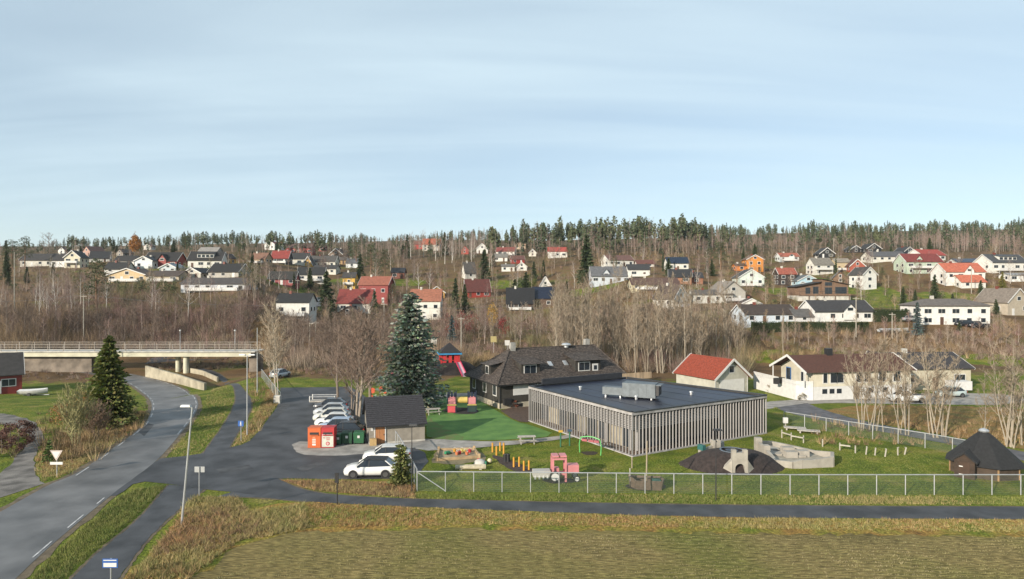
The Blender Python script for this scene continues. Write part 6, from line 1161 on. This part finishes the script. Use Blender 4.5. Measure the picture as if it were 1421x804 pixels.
def forest(n, pxr, Yr, mix, hr, hmin=5, slack=(0, 9), wid=.17):
    for _ in range(n):
        px = U(*pxr); y = U(*Yr) * S; x = (px - CX) / F * y; p = Vector((x, y, zt(x, y)))
        if not free(p, 2) or math.sin(px * .09 + y * .021) + math.sin(px * .023 - y * .05) + U(-1.3, 1.3) < -.9: continue
        wob = 2.5 * math.sin(px * .11) + 2 * math.sin(px * .037 + 1) + 1.5 * math.sin(px * .31); zmax = H + (CY - (prof(px) + wob - 1 + abs(rnd.gauss(0, 1)) * slack[1] * 1.25 + slack[0])) / F * y; h = min(U(*hr), zmax - p.z)
        if h < hmin: continue
        r = rnd.random()
        if r < mix[0]: far_conifer(fb, p, h, wid * U(.8, 1.2), rnd.choice(((.062, .078, .034), (.075, .085, .036), (.05, .068, .032))), True)
        elif r < mix[0] + mix[1]: far_conifer(fb, p, h, wid * U(.75, 1.1), rnd.choice(((.036, .055, .024), (.045, .062, .03))), False)
        else: far_bare(fb, p, h, wid * 1.2, rnd.choice(((.30, .26, .22), (.22, .18, .15), (.26, .21, .17))), rnd.choice(((.24, .18, .15), (.20, .145, .12), (.25, .165, .15))))
forest(620, (-80, 520), (335, 560), (.40, .30), (9, 18)); forest(420, (-80, 520), (560, 900), (.4, .5), (10, 22), slack=(0, 5))
forest(420, (470, 690), (345, 560), (.12, .14), (8, 18), hmin=3); forest(220, (500, 690), (560, 900), (.3, .5), (10, 18), slack=(0, 4))
forest(760, (680, 1010), (350, 480), (.5, .06), (13, 24), slack=(0, 14), wid=.13); forest(120, (680, 1010), (325, 350), (.2, .05), (9, 15), wid=.14)
forest(620, (1000, 1480), (345, 470), (.14, .10), (8, 16), slack=(5, 9)); forest(420, (1280, 1480), (330, 420), (.02, .05), (8, 12), slack=(12, 6)); forest(900, (980, 1480), (470, 900), (.35, .55), (10, 24), slack=(0, 6))
VEG = mat('far_vegetation', (1, 1, 1), .85, .15, .5, attr='Col')
tag(fb.build('distant_forest', VEG), 'mixed pine, spruce and bare birch forest along the skyline', 'forest', kind='stuff')
# --- brush and thickets on the slopes
tb = MB()
def brush(n, pxr, pyr, cols, hr, k=26, lo=25., w=.022, spread=.55):
    for _ in range(n):
        px, py = U(*pxr), U(*pyr); p = g(px, py, lo)
        if not free(p, -1.5) or paved(p): continue
        nz = math.sin(p.x * .06 + 2 * math.sin(p.y * .04)) + math.sin(p.y * .09 + p.x * .03) + U(-.8, .8); h = U(*hr) * (.8 + .25 * abs(nz)); c = cols[int((nz + 3) / 6 * len(cols)) % len(cols)]; q0 = U(.45, 1.3)
        for i in range(k):
            q = q0 * U(.55, 1.5); cc = tuple(x * q for x in c)
            a = U(0, 6.28); r = U(0, spread) * h; o = p + Vector((math.cos(a) * r * .4, math.sin(a) * r * .4, -.1)); stick(tb, o, o + Vector((math.cos(a + U(-.6, .6)) * r, math.sin(a) * r, h * U(.5, 1.05))), w, cc)
BC_ = [(.20, .145, .105), (.17, .12, .09), (.24, .165, .11), (.22, .14, .12)]; OC = [(.17, .155, .07), (.20, .17, .08), (.14, .13, .06)]; TC = [(.30, .22, .12), (.33, .23, .12), (.26, .17, .09)]
B2 = [(.25, .195, .15), (.30, .21, .12), (.20, .14, .11), (.28, .22, .165), (.25, .155, .135), (.17, .15, .08)]
brush(900, (-20, 350), (440, 492), B2 + TC[:1], (2, 5), 44); brush(900, (-20, 560), (400, 446), B2 + OC[:1], (1.8, 4.4), 40); brush(700, (390, 640), (446, 514), B2, (1.8, 4.6), 44); brush(420, (600, 780), (436, 500), B2 + OC[:1] + TC[:1], (1.5, 4), 36); brush(760, (770, 1040), (430, 518), B2 + TC[:1], (2, 6), 44)
brush(620, (1040, 1430), (462, 502), B2 + TC, (1, 2.6), 30); brush(1150, (340, 1430), (348, 440), B2 + OC, (1.0, 3.2), 34); brush(500, (0, 340), (352, 405), B2 + OC, (1.2, 3.4), 34); brush(420, (780, 1010), (338, 362), TC + [(.25, .13, .07)], (.6, 1.4)); brush(160, (640, 700), (496, 515), TC, (.8, 2.0)); brush(160, (340, 392), (500, 600), TC, (.5, 1.2), 20)
brush(220, (1130, 1430), (585, 618), TC, (.4, 1.1), 22); brush(200, (50, 205), (565, 640), TC + OC + BC_, (.5, 1.6), 26); brush(80, (0, 60), (585, 640), TC, (.4, 1.0), 20)
brush(200, (205, 350), (492, 516), B2 + TC, (.5, 1.6), 26); brush(160, (-20, 140), (500, 530), B2 + TC, (.5, 1.8), 26); brush(140, (395, 520), (508, 522), B2 + TC, (.6, 1.8), 26)
def evergreen(n, pxr, pyr, hr, cols=((.035, .052, .018), (.055, .07, .022), (.07, .085, .03))):
    for _ in range(n):
        p = g(U(*pxr), U(*pyr))
        if not free(p, -2): continue
        h = U(*hr); c = rnd.choice(cols)
        for i in range(70):
            a = U(0, 6.28); r = h * .45 * math.sqrt(U(0, 1)); z = U(0, 1); leaf(tb, p + Vector((math.cos(a) * r * (1.05 - z * .7), math.sin(a) * r * (1.05 - z * .7), h * z)), .22, c, .4)
evergreen(40, (160, 245), (396, 412), (1.5, 3)); evergreen(150, (340, 1421), (350, 430), (1.2, 3.4)); evergreen(50, (0, 340), (358, 405), (1.2, 3.4)); evergreen(24, (980, 1421), (420, 440), (1, 2.4))
def midbare(n, pxr, pyr, hr):
    for _ in range(n):
        px, py = U(*pxr), U(*pyr); p = g(px, py)
        if not free(p, -1): continue
        h = U(*hr)
        if hides(px, py, py - h * F / p.y) and rnd.random() > .3: continue
        c = rnd.choice(((.34, .29, .24), (.26, .20, .16), (.22, .17, .14))); e = p + Vector((U(-.5, .5), U(-.5, .5), h)); ctube(tb, [p - Vector((0, 0, .3)), e], [.10, .02], 3, c); t2 = rnd.choice(B2)
        for i in range(60):
            t = U(.2, .98); a = i * 2.4; o = p.lerp(e, t); l_ = h * .28 * (1.25 - t) * U(.5, 1.2); d = Vector((math.cos(a), math.sin(a), U(.4, 1.5))); q = o + d * l_; stick(tb, o, q, .03, t2); stick(tb, o.lerp(q, .5), q + Vector((U(-.5, .5), U(-.5, .5), U(0, .6))) * l_ * .6, .022, t2)
midbare(400, (340, 1421), (349, 432), (4, 9)); midbare(110, (0, 345), (352, 420), (4, 9)); midbare(160, (390, 780), (425, 470), (4, 8)); midbare(120, (960, 1421), (455, 480), (3, 6))
tag(tb.build('brush_thicket', VEG), 'brown leafless brush and weeds covering the slopes', 'undergrowth', kind='stuff')
# --- grass tufts and dry weeds
gb = MB()
def tufts(n, poly, cols, hr, k=5, w=.012, lean=.5, jitter=.12, row=0):
    P = [g(*q) for q in poly]; xs = [q.x for q in P]; ys = [q.y for q in P]; d = 0; t = 0
    while d < n and t < n * 8:
        t += 1; x, y = U(min(xs), max(xs)), U(min(ys), max(ys)); ins_ = False; j = len(P) - 1
        for i in range(len(P)):
            if (P[i].y > y) != (P[j].y > y) and x < (P[j].x - P[i].x) * (y - P[i].y) / (P[j].y - P[i].y) + P[i].x: ins_ = not ins_
            j = i
        if not ins_ or paved(Vector((x, y, 0))): continue
        if row: y = round((y + x * .06) / row) * row - x * .06 + U(-.06, .06)
        d += 1; nz = math.sin(x * .31 + 1.3 * math.sin(y * .23)) + math.sin(y * .47 + x * .12) + U(-1.2, 1.2); h = U(*hr) * (.75 + .2 * abs(nz)); c = cols[int((nz + 3.2) / 6.4 * len(cols)) % len(cols)]; q = U(.95, 1.8); c = tuple(a * q for a in c); z = zt(x, y)
        for i in range(k): a = U(0, 6.28); o = Vector((x + U(-jitter, jitter), y + U(-jitter, jitter), z)); stick(gb, o, o + Vector((math.cos(a) * h * lean * U(.2, 1), math.sin(a) * h * lean * U(.2, 1), h * U(.6, 1.1))), w, c)
GY = [(.24, .19, .08), (.20, .17, .07), (.16, .16, .05), (.28, .20, .09), (.19, .11, .05)]; GG = [(.095, .125, .025), (.12, .14, .03), (.15, .15, .045), (.075, .105, .02)]; WB = [(.20, .12, .06), (.26, .15, .07), (.16, .10, .06), (.24, .19, .08)]
tufts(5200, [(430, 699), (700, 711), (1000, 720), (1421, 722), (1480, 722), (1480, 740), (1000, 734), (700, 729), (400, 733)], GY + GG[2:3], (.08, .28), 6, .014)
tufts(3200, [(262, 690), (330, 692), (345, 712), (420, 700), (430, 735), (330, 752), (262, 806), (175, 806), (240, 735)], WB + GY, (.12, .55), 8, .015, .9)
tufts(2600, [(395, 668), (440, 681), (575, 692), (575, 676), (480, 669)], WB + GY[:2], (.15, .45), 6, .014)
tufts(5200, [(580, 686), (1421, 690), (1480, 690), (1480, 701), (1000, 700), (580, 692)], GG + GY[:2], (.08, .26), 5, .013)
tufts(6500, [(585, 655), (780, 630), (880, 645), (1060, 612), (1090, 600), (1330, 640), (1330, 684), (585, 680)], GG, (.05, .14), 4, .011)
tufts(3600, [(40, 806), (97, 750), (160, 695), (190, 680), (230, 674), (180, 725), (130, 765), (85, 806)], GG + GY[2:3], (.1, .35), 6, .013)
tufts(2600, [(226, 638), (262, 596), (285, 555), (300, 535), (318, 540), (322, 560), (300, 600), (272, 634)], GG + GY[:3], (.1, .3), 5, .014)
tufts(1800, [(320, 622), (345, 590), (372, 545), (388, 558), (368, 585), (345, 614)], GY + GG[2:], (.12, .4), 5, .014)
tufts(2200, [(30, 668), (60, 625), (110, 590), (170, 585), (205, 570), (208, 585), (150, 622), (100, 658), (50, 672)], WB + GY, (.15, .5), 6, .014)
tufts(17000, [(300, 800), (420, 738), (1421, 748), (1421, 840), (230, 840)], [(.22, .185, .09), (.20, .17, .085), (.16, .155, .06), (.24, .20, .11)], (.04, .12), 2, .014, row=.55)
tufts(1500, [(1062, 545), (1100, 560), (1140, 572), (1120, 578), (1070, 566)], GG, (.1, .3), 5, .013)
tag(gb.build('grass_tufts', VEG), 'tufts of green grass and dry weeds on verges and lawn', 'grass', kind='stuff')
# --- thin autumn haze
hz = MB().box(-2990, 2990, -290, 3990, -4, 190).build('haze', None)
hm_ = bpy.data.materials.new('haze_air'); hm_.use_nodes = True; n_ = hm_.node_tree.nodes; n_.clear(); pv = n_.new('ShaderNodeVolumePrincipled'); pv.inputs['Density'].default_value = .00007; pv.inputs['Color'].default_value = (.86, .93, 1, 1); pv.inputs['Anisotropy'].default_value = .2
mo = n_.new('ShaderNodeOutputMaterial'); hm_.node_tree.links.new(pv.outputs[0], mo.inputs['Volume']); hz.data.materials.clear(); hz.data.materials.append(hm_); tag(hz, 'thin pale haze in the air over the valley', 'haze', kind='stuff')
